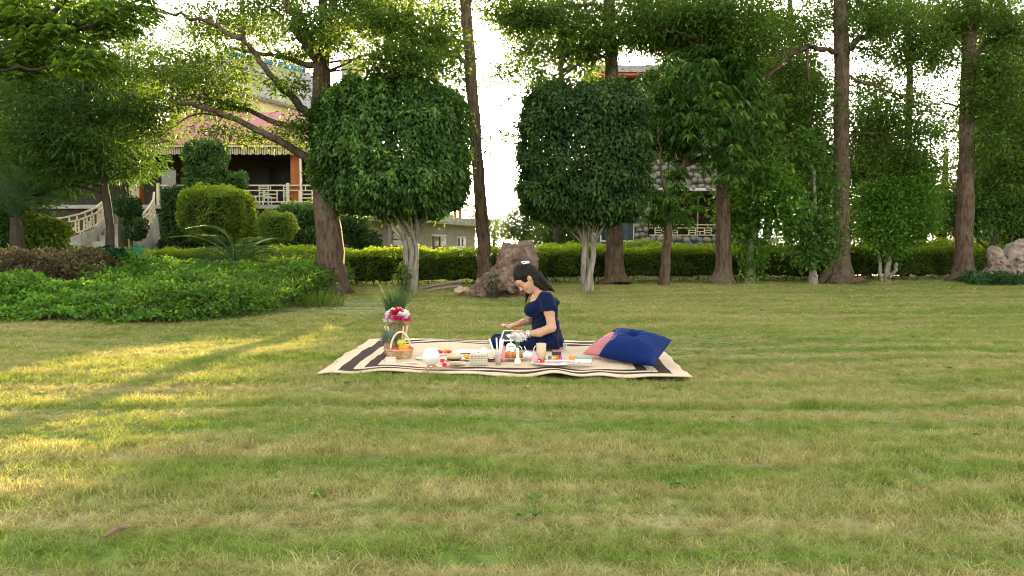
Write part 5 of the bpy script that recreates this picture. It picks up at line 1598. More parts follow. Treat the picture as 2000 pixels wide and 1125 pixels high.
# ------------------------------------------------------------------ materials of the small things
def plain(name, c, rough=.45, spec=.4, **kw): return mat(name, c, tuple(v * .86 for v in c), 9, rough, spec=spec, **kw)
M_steel = plain('steel', (.80, .79, .77), .24, metal=.85)
M_ceramic = plain('ceramic_white', (.78, .77, .75), .3, .4)
M_wicker = mat('wicker', (.55, .36, .20), (.34, .20, .10), 30, .7, .004, 90)
M_handle = mat('cane_pale', (.72, .58, .36), (.58, .44, .25), 20, .6)
M_red = plain('red_gloss', (.62, .02, .03), .35)
def petal(name, c): return leaf_mat(name, c, c, .5, .6, .1, tcol=c)
M_redp, M_pinkp, M_whitep = petal('petal_red', (.62, .015, .06)), petal('petal_pink', (.74, .06, .25)), petal('petal_white', (.90, .89, .87))
M_green_st = plain('stem_green', (.12, .26, .05), .5)
M_navy_tex = None

def lathe(name, prof, c, m_, parent=None, n=22, smooth=True, axis=None, at=None):
    V, F = lathe_vf(prof, n, c, axis)
    o = mk(name, V, F, m_, parent, smooth=smooth, at=at if at is not None else c)
    return o
def put(o, label, cat, group=None): return tag(o, label, cat, group)

# bloom: a ruffled ball of petals
def bloom_vf(c, r, g, rows=4):
    P, D, N = [], [], []
    for k in range(rows):
        el = R(10 + 70 * k / max(1, rows - 1)); cnt = max(4, int(9 * math.cos(el)) + 3)
        for i in range(cnt):
            a = 6.283 * i / cnt + k + g.uniform(-.2, .2)
            d = np.array([math.cos(a) * math.cos(el), math.sin(a) * math.cos(el), math.sin(el)])
            P.append(c + d * r * .15); D.append(d); N.append(np.array([-math.cos(a) * math.sin(el), -math.sin(a) * math.sin(el), math.cos(el)]))
    for i in range(8):
        a = 6.283 * i / 8; d = np.array([math.cos(a), math.sin(a), -.5]); P.append(c); D.append(unit(d)); N.append(np.array([0, 0, 1.]))
    return leaf_vf(np.array(P), np.array(D), np.array(N), r * g.uniform(.85, 1.15, len(P)), r * .75, .22, .1)

# ---- bouquet in a tall stick vase
c = T(775, 694)
vz = thing('stick_vase', 'tall flared vase of bundled brown sticks standing behind the fruit basket', 'vase', c)
g = np.random.default_rng(1)
hV = (694 - 632) * px_m(c)
M_stick = mat('stick_brown', (.30, .18, .09), (.16, .09, .05), 25, .8, .003, 60)
for i in range(20):
    a = i / 20 * 6.283
    e = lambda r, z: c + np.array([math.cos(a) * r, math.sin(a) * r, z])
    V, F = tube_vf(spline([e(.055, 0), e(.042, hV * .4), e(.075, hV)], 7), .009, 5)
    mk('stick', V, F, M_stick, vz, smooth=True)
for a in (-2.7, -2.2, -.8, -.35, 2.4, .5):
    e = lambda r, z: c + np.array([math.cos(a) * r, math.sin(a) * r, z])
    V, F = tube_vf(spline([e(.06, hV * .1), e(.075, hV * .45), e(.098, hV * .75), e(.112, hV * .95)], 9), .008, 5)
    mk('cane_rib', V, F, M_handle, vz, smooth=True)
bq = thing('bouquet', 'round bouquet of white, red and pink flowers in the stick vase', 'bouquet', c + [0, 0, hV])
cb = c + np.array([.01, 0, hV + .045])
k = 0
for i in range(34):
    el = R(g.uniform(-8, 88)); a = i * 2.4
    d = np.array([math.cos(a) * math.cos(el), math.sin(a) * math.cos(el), math.sin(el) * .85])
    pc = cb + d * np.array([.102, .10, .085])
    s_ = math.sin(el)
    m_ = M_redp if (s_ > .8 and i % 3) else (M_whitep if s_ > .35 or i % 4 == 0 else (M_pinkp if i % 2 else M_redp))
    V, F = bloom_vf(pc, .040, g, 3)
    mk('bloom', V, F, m_, bq)
for i in range(8):
    a = g.uniform(0, 6.28); V, F = tube_vf([c + [0, 0, hV * .5], cb + np.array([math.cos(a) * .06, math.sin(a) * .06, 0])], .004, 4); mk('stem', V, F, M_green_st, bq)

# ---- fruit basket
c = T(780, 701)
s = px_m(c)
bk = thing('fruit_basket', 'small oval wicker basket with tall pale arched handle', 'basket', c)
def oval_ring(rx, ry, z, r_, n=30, wob=.0):
    th = np.linspace(0, 6.283, n + 1)
    return tube_vf(np.stack([c[0] + rx * np.cos(th), c[1] + ry * np.sin(th), c[2] + z + wob * np.sin(th * 9)], 1), r_, 5, cap=False)
for k in range(7):
    t = k / 6
    V, F = oval_ring(.098 + .022 * t, .075 + .016 * t, .008 + .072 * t, .0075, wob=.002 * (-1) ** k)
    mk('weave_strand', V, F, M_wicker, bk, smooth=True)
V, F = oval_ring(.125, .095, .088, .009); mk('rim', V, F, mat('wicker_pink', (.62, .34, .24), (.45, .22, .14), 30, .7), bk, smooth=True)
for i in range(18):
    a = i / 18 * 6.283
    V, F = tube_vf([c + [.098 * math.cos(a), .075 * math.sin(a), 0], c + [.122 * math.cos(a), .092 * math.sin(a), .088]], .005, 4); mk('stake', V, F, M_wicker, bk)
V, F = lathe_vf([(.001, .004), (.095, .004), (.097, .012), (.001, .012)], 24, (0, 0, 0)); V = V * [1, .77, 1] + c; mk('bottom', V, F, M_wicker, bk)
ha = np.linspace(0, math.pi, 18)
V, F = tube_vf(np.stack([c[0] + .012 + np.cos(ha) * -.082, c[1] - .05 + .09 * ha / math.pi, c[2] + .085 + .16 * np.sin(ha)], 1), .0095, 7); mk('handle', V, F, M_handle, bk, smooth=True)
def fruit(name, label, dx, dy, dz, r, m_, cat, sq=(1, 1, .94)):
    V, F = sphere_vf((0, 0, 0), r, 18, sq)
    top = V[:, 2] > r * .75 * sq[2]; V[:, 2] -= np.where(top, (V[:, 2] - r * .75 * sq[2]) * 1.2, 0)
    p = c + np.array([dx, dy, dz])
    t = thing(name, label, cat, p - [0, 0, r * sq[2]])
    mk('flesh', V + p, F, m_, t, smooth=True)
    V, F = tube_vf([p + [0, 0, r * .62], p + [.003, 0, r * .98]], .0025, 5); mk('stalk', V, F, M_stick, t)
fruit('orange', 'bright orange fruit at the front of the basket', .045, -.045, .105, .047, mat('orange_peel', (.85, .30, .01), (.75, .22, .01), 30, .45, .002, 160), 'orange')
fruit('green_apple', 'green apple behind the orange in the basket', .015, .015, .145, .043, plain('apple_green', (.42, .52, .06), .35), 'apple')
fruit('red_apple', 'red apple left of the orange in the basket', -.022, -.05, .09, .033, plain('apple_red', (.52, .03, .03), .3), 'apple')
fruit('red_apple', 'red apple right of the orange at the basket rim', .095, -.02, .10, .031, plain('apple_red2', (.60, .07, .03), .3), 'apple')
# pineapple
p0 = c + np.array([-.085, .03, .02])
pa_ = thing('pineapple', 'brown pineapple with grey green crown leaning in the left of the basket', 'pineapple', p0)
lathe('body', [(.03, 0), (.055, .03), (.062, .07), (.055, .115), (.03, .14)], p0, mat('pineapple_skin', (.36, .24, .12), (.16, .11, .06), 60, .7, .012, 60), pa_)
g = np.random.default_rng(2)
k = 60; th = g.uniform(0, 6.28, k); zz = np.linspace(0, 1, k)
Pn = p0 + np.stack([.028 * np.cos(th), .028 * np.sin(th), .125 + .05 * zz], 1)
Dn = unit(np.stack([np.cos(th) * (1.1 - .8 * zz), np.sin(th) * (1.1 - .8 * zz), .35 + zz], 1))
V, F = leaf_vf(Pn, Dn, np.tile([0, 0, 1.], (k, 1)), .085 + .03 * zz, .022 + 0 * zz, .2, .18)
mk('crown_leaves', V, F, mat('pineapple_leaf', (.20, .27, .20), (.12, .19, .13), 20, .5), pa_)

# ---- tin, card
c = T(763, 708)
tn = thing('printed_tin', 'small pale tin box with red and white lid in front of the basket', 'tin', c)
box('case', c + [0, 0, .018], (.085, .055, .036), plain('tin_side', (.66, .60, .52), .35), tn, rot=.25, bev=.004)
m, n, l, b, out = new_mat('tin_print')
vo = n.new('ShaderNodeTexVoronoi'); vo.inputs['Scale'].default_value = 55
l.new(ramp(n, l, vo.outputs['Distance'], [(.30, (.70, .04, .05)), (.38, (.85, .80, .78)), (.62, (.85, .80, .78)), (.7, (.10, .03, .03))]), b.inputs['Base Color'])
M_print = m
box('lid', c + [0, 0, .041], (.089, .059, .009), M_print, tn, rot=.25, bev=.003)
c = T(800, 709)
V, F = box_vf(c + [0, 0, .003], (.13, .05, .004), .2)
m, n, l, b, out = new_mat('card_print')
f = noise_node(n, l, 95, 2, coord=None, stretch=(1, .45, 1))
l.new(ramp(n, l, f, [(.55, (.86, .80, .74)), (.60, (.80, .05, .16))]), b.inputs['Base Color'])
put(mk('printed_card', V, F, m, at=c), 'thin pale card with pink lettering lying on the rug', 'card')
# ---- moon lamp on crossed wooden stand
c = T(842, 722)
s = px_m(c)
V, F = sphere_vf(c + [0, 0, 26 * s], 17.5 * s, 28)
m, n, l, b, out = new_mat('moon_white')
fz = noise_node(n, l, 22, 8, .6)
l.new(ramp(n, l, fz, [(.3, (.62, .61, .61)), (.7, (.74, .73, .73))]), b.inputs['Base Color'])
b.inputs['Roughness'].default_value = .5
b.inputs['Subsurface Weight'].default_value = .25; b.inputs['Subsurface Radius'].default_value = (.05, .05, .05)
bump(n, l, b, fz, .002)
put(mk('globe_lamp', V, F, m, smooth=True, at=c + [0, 0, 9 * s]), 'white moon like globe lamp resting on a small wooden cross stand', 'lamp')
stn = thing('lamp_stand', 'small crossed wooden stand carrying the white globe', 'stand', c)
M_wood = mat('wood_light', (.50, .30, .16), (.38, .21, .10), 18, .6, stretch=(1, 1, 5))
for a, b2 in ((((-14 * s, -.03, 0), (10 * s, .02, 17 * s)), None), (((14 * s, -.03, 0), (-10 * s, .02, 17 * s)), None)):
    V, F = tube_vf([c + np.array(a[0]) + [0, 0, .006], c + np.array(a[1])], .0085, 4); mk('strut', V, F, M_wood, stn)
for sx in (-1, 1):
    V, F = tube_vf([c + [sx * 12 * s, .06, .006], c + [sx * -8 * s, .02, 15 * s]], .0085, 4); mk('strut', V, F, M_wood, stn)

# ---- plates and food
def plate(name, label, c, r, m_, h=.014):
    V, F = lathe_vf([(.001, .002), (r * .6, .002), (r * .98, h), (r, h + .002), (r * .96, h + .003), (r * .6, .007), (.001, .007)], 30, c)
    return put(mk(name, V, F, m_, smooth=True, at=c), label, 'plate')
def lump(name, label, c, r, m_, seed, cat, amp=.12, n=16, sq=(1, 1, .7)):
    V, F = sphere_vf((0, 0, 0), r, n, sq)
    V = V * (1 + amp * Noise(seed, r * .9)(V))[:, None]
    V[:, 2] -= V[:, 2].min()
    return put(mk(name, V + c, F, m_, smooth=True, at=c), label, cat)
plate('white_plate', 'large white plate of sweets behind the globe lamp', T(872, 693), .125, M_ceramic)
plate('white_plate', 'white plate near the back stripe left of the woman', T(914, 689), .115, M_ceramic)
plate('white_plate', 'small white plate holding biscuits right of the globe lamp', T(890, 712), .085, M_ceramic)
plate('black_plate', 'black plate under the bread wedge', T(886, 703), .075, plain('plate_black', (.02, .018, .02), .3))
plate('black_plate', 'black plate under the white cake near the glass of straws', T(958, 702), .085, plain('plate_black2', (.025, .018, .018), .3))
plate('white_plate', 'small white saucer half hidden left of the globe lamp', T(822, 702), .05, M_ceramic)
plate('snack_plate', 'pale plate of orange fritters in front of the teapot', T(1003, 701), .105, M_ceramic)
plate('glass_dish', 'small clear dish of orange fruit left of the patterned box', T(914, 703), .06, M_ceramic)
M_bread = mat('bread', (.74, .56, .32), (.60, .42, .2), 30, .8, .004, 80)
c = T(887, 703, .012); V, F = lathe_vf([(.001, 0), (.065, 0), (.066, .03), (.05, .045), (.001, .047)], 20, (0, 0, 0)); V = V * [1, .6, 1]
put(mk('bread_wedge', V + c, F, M_bread, smooth=True, at=c), 'pale yellow bread piece on the black plate', 'bread')
for i, dx in enumerate((-.05, -.012, .028)):
    c = T(888, 712, .010) + [dx, 0, 0]
    V, F = lathe_vf([(.001, 0), (.02, 0), (.021, .006), (.02, .012), (.001, .012)], 14, c)
    put(mk('biscuit', V, F, mat('biscuit', (.66, .40, .22), (.52, .29, .14), 40, .8), smooth=True, at=c), ('leftmost', 'middle', 'rightmost')[i] + ' tan biscuit on the small white plate', 'biscuit', 'biscuits on the small plate')
c = T(902, 712, .010); put(box('pink_wafer', c + [0, 0, .008], (.035, .03, .016), plain('wafer_pink', (.75, .35, .35), .7), bev=.003), 'pink wafer at the right of the biscuit plate', 'wafer')
for i, (px, py, lab) in enumerate(((864, 708, 'small red candle cube nearest the globe lamp, further back'), (868, 716, 'small red candle cube in front beside the biscuit plate'), (1059, 710, 'small red candle cube on the pink painted tray edge'), (977, 708, 'small red candle cube beside the glass of straws'))):
    c = T(px, py); t = thing('red_candle', lab, 'candle', c, 'red candle cubes on the rug')
    box('wax', c + [0, 0, .017], (.034, .034, .034), M_red, t, rot=.2 * i, bev=.004)
    V, F = tube_vf([c + [0, 0, .033], c + [.001, 0, .041]], .0015, 4); mk('wick', V, F, M_ceramic, t)
g = np.random.default_rng(12)
for i, (dx, dy, m_, lab) in enumerate(((-.03, 0, M_red, 'red sweet at the left of the large white plate'), (.02, .02, plain('orange_bit', (.80, .30, .08), .6), 'orange sweet at the middle of the large white plate'), (.06, -.02, M_red, 'red sweet at the right of the large white plate'))):
    lump('sweet', lab, T(866, 692, .012) + [dx, dy, 0], .022, m_, 60 + i, 'sweet')
for i, (dx, dy) in enumerate(((-.018, 0), (.018, -.01), (0, .025))):
    lump('fruit_piece', ('left', 'right', 'back')[i] + ' orange fruit piece in the small dish', T(914, 702, .008) + [dx, dy, 0], .021, plain('orange_fruit', (.85, .33, .03), .4), 70 + i, 'fruit', sq=(1, 1, .9))
for i, (dx, dy) in enumerate(((-.075, 0), (-.04, -.02), (0, -.005), (.04, -.02), (.07, .01), (.015, .04), (-.03, .04))):
    lump('fritter', ('leftmost', 'second from left, front', 'middle front', 'second from right, front', 'rightmost', 'rear right', 'rear left')[i] + ' orange brown fritter on the pale plate before the teapot', T(1003, 701, .008) + [dx, dy, .0], .030, mat('fritter', (.66, .26, .08), (.44, .14, .04), 40, .7, .006, 60), 80 + i, 'fritter', .2, sq=(1, 1, .85))['group'] = 'fritters on the plate'
# patterned box
c = T(935, 711); pb_ = thing('patterned_box', 'grey beige box with rows of dark marks on its front', 'box', c)
box('case', c + [0, 0, .045], (.152, .09, .09), plain('box_beige', (.52, .45, .33), .7), pb_, rot=-.03, bev=.003)
M_ink = plain('ink_dark', (.10, .075, .06), .8)
for r_ in range(4):
    for k in range(5):
        wq = .017 if r_ % 2 else .022
        box('mark', c + [-.056 + k * .028 + (.004 if r_ % 2 else 0), -.0462, .016 + r_ * .019], (wq, .0016, .004), M_ink, pb_, rot=-.03)
# cake and napkin
c = T(945, 698); V, F = lathe_vf([(.065, 0), (.05, .04), (.02, .085), (.002, .095)], 7, c)
put(mk('folded_napkin', V, F, M_ceramic, at=c), 'white napkin folded to a cone behind the patterned box', 'napkin')
c = T(960, 702, .012); V, F = box_vf(c + [0, 0, .035], (.10, .07, .07), .35, .8)
o = put(mk('cake_piece', V, F, mat('cake_cream', (.80, .70, .58), (.70, .58, .45), 20, .8), at=c), 'cream coloured cake piece on the black plate', 'cake'); bevel_obj(o, .012, 3)
# glass of straws
c = T(973, 711); gl = thing('straw_glass', 'silver tumbler holding thick white paper straws', 'tumbler', c)
lathe('tumbler', [(.024, 0), (.028, .085), (.030, .087), (.026, .085), (.022, .006), (.001, .006)], c, M_steel, gl)
for i, (ax, ay, h_) in enumerate(((-.075, 0, .22), (-.015, .02, .225), (.02, -.01, .22), (.045, .02, .215), (.03, .03, .21))):
    V, F = tube_vf([c + [ax * .1, ay * .2, .01], c + [ax, ay, h_]], .0075, 7)
    put(mk('paper_straw', V, F, M_ceramic, at=c + [0, 0, .01], smooth=True), ('leftmost leaning white paper straw in the tumbler', 'second white paper straw from the left in the tumbler', 'middle white paper straw in the tumbler', 'rightmost white paper straw in the tumbler', 'rear white paper straw in the tumbler')[i], 'straw', 'paper straws in the tumbler')
c = T(981, 704); put(box('pink_carton', c + [0, 0, .065], (.045, .04, .13), plain('carton_pink', (.80, .28, .34), .5), bev=.004), 'upright pink carton beside the straws', 'carton')
# teapot
c = T(998, 697); s = px_m(c); tp = thing('steel_teapot', 'polished steel teapot with domed lid behind the fritters', 'teapot', c)
lathe('body', [(.04, 0), (.052, .005), (.054, .03), (.050, .095), (.046, .103)], c, M_steel, tp, 26)
lathe('lid', [(.047, .103), (.044, .112), (.025, .124), (.006, .130), (.005, .136), (.008, .142), (.007, .15), (.001, .153)], c, M_steel, tp, 24)
ha = np.linspace(-1.25, 1.35, 14)
V, F = tube_vf(np.stack([c[0] + .052 + .048 * np.cos(ha), c[1] + 0 * ha - .01, c[2] + .062 + .045 * np.sin(ha)], 1), .005, 6); mk('handle', V, F, M_steel, tp, smooth=True)
V, F = tube_vf(spline([c + [-.045, .01, .04], c + [-.068, .02, .06], c + [-.08, .025, .095]], 7), np.linspace(.013, .007, 7), 8); mk('spout', V, F, M_steel, tp, smooth=True)
# white bud vase with white flowers
c = T(1011, 711); s = px_m(c)
bv = lathe('bud_vase', [(.018, 0), (.028, .006), (.030, .022), (.022, .042), (.013, .06), (.012, .10), (.014, .142), (.011, .142), (.009, .10), (.001, .09)], c, M_ceramic)
put(bv, 'small white ceramic bud vase with narrow neck at the rug middle', 'vase')
wf_ = thing('white_flowers', 'white carnations on green stems in the bud vase', 'flowers', c + [0, 0, .1])
g = np.random.default_rng(33)
for i, (dx, dy, dz) in enumerate(((-.045, 0, .245), (.0, -.02, .252), (.048, 0, .242), (-.02, .03, .256), (.028, .03, .252), (.012, -.04, .236))):
    V, F = bloom_vf(c + [dx, dy, dz - .02], .036, g, 5); mk('bloom', V, F, M_whitep, wf_)
    V, F = tube_vf(spline([c + [0, 0, .09], c + [dx * .25, dy * .25, .18], c + [dx * .9, dy * .9, dz - .03]], 6), .004, 5); mk('stem', V, F, M_green_st, wf_)
for i in range(5):
    a = g.uniform(0, 6.28)
    V, F = leaf_vf(np.array([c + [0, 0, .14]]), np.array([[math.cos(a) * .25, math.sin(a) * .25, 1]]), np.array([[math.cos(a), math.sin(a), .2]]), np.array([.09]), np.array([.022])); mk('leaf', V, F, M_green_st, wf_)
# crumpled tissue bowl, mug, cup
c = T(1030, 701); bw = thing('scalloped_dish', 'small white scalloped dish with a white spoon in front of the woman', 'dish', c)
th = np.linspace(0, 6.283, 33)[:-1]; V = []
for r_, z in ((.022, 0), (.045, .02), (.056, .055), (.050, .055), (.03, .02), (.001, .015)):
    for t in th: V.append([r_ * (1 + .10 * math.cos(8 * t) * (z > .01)) * math.cos(t), r_ * (1 + .10 * math.cos(8 * t) * (z > .01)) * math.sin(t), z])
F = [[i * 32 + j, i * 32 + (j + 1) % 32, (i + 1) * 32 + (j + 1) % 32, (i + 1) * 32 + j] for i in range(5) for j in range(32)] + [list(range(32))[::-1]]
mk('bowl', np.array(V) + c, F, M_ceramic, bw, smooth=True)
V, F = tube_vf([c + [.01, 0, .03], c + [-.028, .01, .115]], .004, 5); mk('spoon', V, F, M_ceramic, bw)
V, F = sphere_vf(c + [0, 0, .05], .038, 12, (1, 1, .5)); mk('filling', V, F, M_ceramic, bw, smooth=True)
c = T(1057, 700); s = px_m(c); mg = thing('beige_mug', 'tall frosted mug of beige drink with handle on the left', 'mug', c)
lathe('cup', [(.040, 0), (.044, .004), (.045, .135), (.043, .137), (.041, .130), (.039, .125), (.001, .125)], c, mat('mug_beige', (.60, .47, .31), (.50, .38, .24), 6, .35), mg, 26)
ha = np.linspace(math.pi * .5, math.pi * 1.5, 12)
V, F = tube_vf(np.stack([c[0] - .043 + .026 * np.cos(ha), c[1] + 0 * ha - .01, c[2] + .07 + .045 * np.sin(ha)], 1), .0055, 6); mk('handle', V, F, plain('mug_glass', (.66, .58, .50), .15, .6), mg, smooth=True)
c = T(1044, 709); put(lathe('pink_cup', [(.024, 0), (.027, .004), (.030, .055), (.026, .062), (.018, .064), (.016, .075), (.001, .077)], c, plain('cup_pink', (.78, .34, .38), .35)), 'little pink pot in front of the beige mug', 'pot')
# paint pots
cols = [(.70, .60, .42), (.08, .16, .45), (.75, .62, .10), (.80, .45, .04), (.78, .16, .04), (.42, .10, .48)]
for i, cc_ in enumerate(cols):
    c = T(1068 + i * 5.4, 702 - i * .25); nm = ('cream', 'blue', 'yellow', 'amber', 'orange red', 'purple')[i]
    t = thing('paint_pot', nm + ' paint pot in the short row beside the mug', 'paint pot', c, 'row of paint pots')
    lathe('pot', [(.011, 0), (.0125, .002), (.0125, .022)], c, plain('paint_' + nm.replace(' ', '_'), cc_, .4), t, 12)
    lathe('lid', [(.0135, .0222), (.0135, .030), (.001, .0305)], c, plain('paint_' + nm.replace(' ', '_'), cc_, .4), t, 12)
c = T(1087, 698); db = thing('dark_box', 'small dark brown box with pink patterned top beside the woman', 'box', c)
box('case', c + [0, 0, .027], (.075, .06, .054), plain('box_dark', (.06, .02, .03), .45), db, rot=.2, bev=.003)
box('lid', c + [0, 0, .0575], (.078, .063, .006), mat('box_lid', (.55, .24, .26), (.20, .06, .08), 60, .5), db, rot=.2)
# pink painted tray
c = T(1083, 711); tr2 = thing('painted_tray', 'wide white rimmed tray painted pink in front of the paint pots', 'tray', c)
V, F = lathe_vf([(.001, .004), (.17, .004), (.20, .018), (.204, .018), (.20, .012), (.17, 0), (.001, 0)][::-1], 40, (0, 0, 0)); V = V * [1, .62, 1] + c; mk('tray', V, F, M_ceramic, tr2, smooth=True)
V, F = lathe_vf([(.001, .0075), (.175, .0075), (.185, .0125), (.001, .0085)], 36, (0, 0, 0)); V = V * [1, .6, 1] + c
mk('painting', V, F, mat('tray_pink', (.80, .22, .32), (.84, .62, .56), 12, .4, lo=.4, hi=.6), tr2, smooth=True)
c = T(1118, 702); put(box('orange_block', c + [0, 0, .018], (.055, .04, .036), plain('block_orange', (.78, .32, .10), .6), rot=.15, bev=.004), 'small orange block left of the green notebook', 'block')
c = T(1140, 708); nb_ = thing('green_notebook', 'grey green notebook lying before the pink cushion', 'notebook', c)
box('cover', c + [0, 0, .041], (.15, .10, .005), plain('notebook_green', (.20, .30, .27), .6), nb_, rot=-.18, bev=.002)
box('pages', c + [0, .001, .022], (.142, .094, .032), M_ceramic, nb_, rot=-.18)
box('back_cover', c + [0, 0, .0035], (.15, .10, .005), plain('notebook_green', (.20, .30, .27), .6), nb_, rot=-.18, bev=.002)

# ------------------------------------------------------------------ cushions
def cushion(name, label, cs, th, m_, dimple=0.0, seed=0):
    """cs: corners bl, br, tr, tl in world space"""
    bl_, br_, tr_c, tl_ = [np.asarray(q, float) for q in cs]
    k = 40
    a = np.linspace(-1, 1, k)
    U, V_ = np.meshgrid(a, a, indexing='ij')
    nn = unit(np.cross(br_ - bl_, tl_ - bl_))
    pin = 1 - .07 * (1 - U ** 2) * 0
    u2 = U * (1 - .07 * (1 - V_ ** 2)); v2 = V_ * (1 - .07 * (1 - U ** 2))     # edges pull in between the corners
    s_, t_ = (u2 + 1) / 2, (v2 + 1) / 2
    base = ((1 - s_) * (1 - t_))[..., None] * bl_ + (s_ * (1 - t_))[..., None] * br_ + (s_ * t_)[..., None] * tr_c + ((1 - s_) * t_)[..., None] * tl_
    h = th * ((1 - np.abs(U) ** 2.6) * (1 - np.abs(V_) ** 2.6)) ** .55
    P3 = np.stack([U * .3, V_ * .3, 0 * U], -1)
    wr = Noise(seed, .12)(P3) * .004 * np.minimum(1, h / th * 2)
    d = dimple * np.exp(-((U - .05) ** 2 + (V_ - .1) ** 2) / .018)
    rad_wr = dimple * .18 * np.cos(9 * np.arctan2(V_ - .1, U - .05)) * np.exp(-np.hypot(U - .05, V_ - .1) / .25)
    top = base + nn * (h - d + wr + rad_wr)[..., None]; bot = base - nn * (h * .8)[..., None]
    V = np.vstack([top.reshape(-1, 3), bot.reshape(-1, 3)])
    V[:, 2] = np.maximum(V[:, 2], RZ + .002)
    ii = (np.arange(k - 1)[:, None] * k + np.arange(k - 1)[None]).ravel()
    q = np.stack([ii, ii + k, ii + k + 1, ii + 1], 1)
    o = mk(name, V, np.vstack([q, q[:, ::-1] + k * k]), m_, smooth=True, at=(bl_ + br_) / 2)
    bm = bmesh.new(); bm.from_mesh(o.data); bmesh.ops.remove_doubles(bm, verts=bm.verts, dist=1e-4); bm.to_mesh(o.data); bm.free()
    o.data.polygons.foreach_set('use_smooth', np.ones(len(o.data.polygons), bool))
    return tag(o, label, 'cushion', 'velvet cushions')
def velvet(name, c):
    m, n, l, b, out = new_mat(name)
    f = noise_node(n, l, 14, 4)
    l.new(mixrgb(n, l, f, c, tuple(v * .72 for v in c)), b.inputs['Base Color'])
    b.inputs['Roughness'].default_value = .7
    b.inputs['Specular IOR Level'].default_value = .1
    b.inputs['Sheen Weight'].default_value = .5; b.inputs['Sheen Roughness'].default_value = .35
    b.inputs['Sheen Tint'].default_value = (*[min(1, v * 3.0) for v in c], 1)
    bump(n, l, b, noise_node(n, l, 120, 3), .001)
    return m
M_vblue, M_vpink, M_vnavy = velvet('velvet_blue', (.0022, .016, .105)), velvet('velvet_pink', (.50, .18, .20)), velvet('velvet_navy', (.003, .008, .05))
def WP(px, py, Y): return W(px, py, Y)
cushion('blue_cushion', 'royal blue velvet cushion with buttoned dimple, frontmost of the pile', [T(1168, 700, .02), T(1276, 719, .02), WP(1313, 664, 6.62), WP(1208, 644, 7.02)], .13, M_vblue, .075, 1)
cushion('pink_cushion', 'dusty pink velvet cushion tucked under the blue one', [T(1137, 696, .02), T(1176, 699, .02), WP(1258, 664, 7.15), WP(1192, 649, 7.28)], .065, M_vpink, 0, 2)
cushion('navy_cushion', 'dark navy velvet cushion behind the pink and royal blue ones', [WP(1160, 668, 7.32), WP(1270, 690, 7.10), WP(1298, 664, 7.30), WP(1204, 641, 7.54)], .085, M_vnavy, 0, 3)
# ------------------------------------------------------------------ the person on the rug
YP = 7.36
def pp_(px, py, dy=0.0):
    q = W(px, py, YP); q[1] += dy; return q
class Field:
    def __init__(s, lo, hi, h):
        s.P = grid_pts(lo, hi, h); s.h = h; s.lo = np.asarray(lo, float)
        s.f = np.full(s.P.shape[:3], 1.0)
    def sl(s, lo, hi, pad=.07):
        a = np.maximum(0, np.floor((np.asarray(lo) - pad - s.lo) / s.h).astype(int))
        b_ = np.minimum(s.P.shape[:3], np.ceil((np.asarray(hi) + pad - s.lo) / s.h).astype(int) + 1)
        return tuple(slice(int(i), int(j)) for i, j in zip(a, b_))
    def seg(s, a, b_, ra, rb, k=.02, sq=None):
        a, b_ = np.asarray(a, float), np.asarray(b_, float); r = max(ra, rb)
        q = s.sl(np.minimum(a, b_) - r, np.maximum(a, b_) + r)
        s.f[q] = smin(s.f[q], seg_d(s.P[q], a, b_, ra, rb, sq), k); return s
    def ell(s, c, r, k=.02, M=None):
        c = np.asarray(c, float); R_ = max(r)
        q = s.sl(c - R_, c + R_); s.f[q] = smin(s.f[q], ell_d(s.P[q], c, r, M), k); return s
    def cut(s, c, r, k=.01, M=None):
        c = np.asarray(c, float); R_ = max(r)
        q = s.sl(c - R_, c + R_); s.f[q] = -smin(-s.f[q], ell_d(s.P[q], c, r, M), k); return s
    def chain(s, pts, rad, k=.012, sq=None):
        for i in range(len(pts) - 1): s.seg(pts[i], pts[i + 1], rad[i], rad[i + 1], k, sq)
        return s

base_p = pp_(1045, 690); base_p[2] = RZ
person = thing('person', 'person in navy short sleeved dress kneeling on the rug, head bowed over a frame', 'person', base_p)
HK = 1.10
fx = unit(np.array([-.66, -.18, -.72])); ux = np.array([-.72, 0, .66]); ux = unit(ux - fx * (ux @ fx)); sx = np.cross(ux, fx)   # sx: towards her left or right
if sx[1] > 0: sx = -sx                                                     # make it point to the near (camera) side
Hc = pp_(1027, 543)
def hd(f=0., s=0., u=0.): return Hc + HK * (fx * f + sx * s + ux * u)
MH = np.stack([fx, sx, ux], 1)
lo, hi = pp_(950, 706, -.36), pp_(1112, 505, .36); lo[2] = RZ - .01
B_ = Field(lo, hi, .0070)
# head
B_.ell(hd(-.005, 0, .012), np.array([.098, .076, .104]) * HK, .01, MH)
B_.ell(hd(.026, 0, -.052), np.array([.066, .058, .076]) * HK, .03, MH)
B_.ell(hd(.070, 0, -.105), np.array([.022, .026, .022]) * HK, .03, MH)
B_.ell(hd(.075, 0, .012), np.array([.025, .05, .03]) * HK, .03, MH)
for s_ in (-1, 1):
    B_.cut(hd(.098, s_ * .030, -.016), np.array([.016, .020, .014]) * HK, .012, MH)
    B_.ell(hd(.078, s_ * .030, -.018), np.array([.014, .016, .012]) * HK, .005, MH)
    B_.ell(hd(.062, s_ * .036, -.048), np.array([.022, .022, .024]) * HK, .02, MH)
    B_.ell(hd(-.012, s_ * .074, -.020), np.array([.018, .010, .030]) * HK, .008, MH)
B_.seg(hd(.090, 0, -.004), hd(.110, 0, -.040), .009, .0125, .010)
for s_ in (-1, 1): B_.ell(hd(.098, s_ * .012, -.044), np.array([.012, .009, .008]) * HK, .008, MH)
B_.ell(hd(.090, 0, -.068), np.array([.012, .022, .007]) * HK, .007, MH)
B_.ell(hd(.087, 0, -.079), np.array([.013, .019, .008]) * HK, .007, MH)
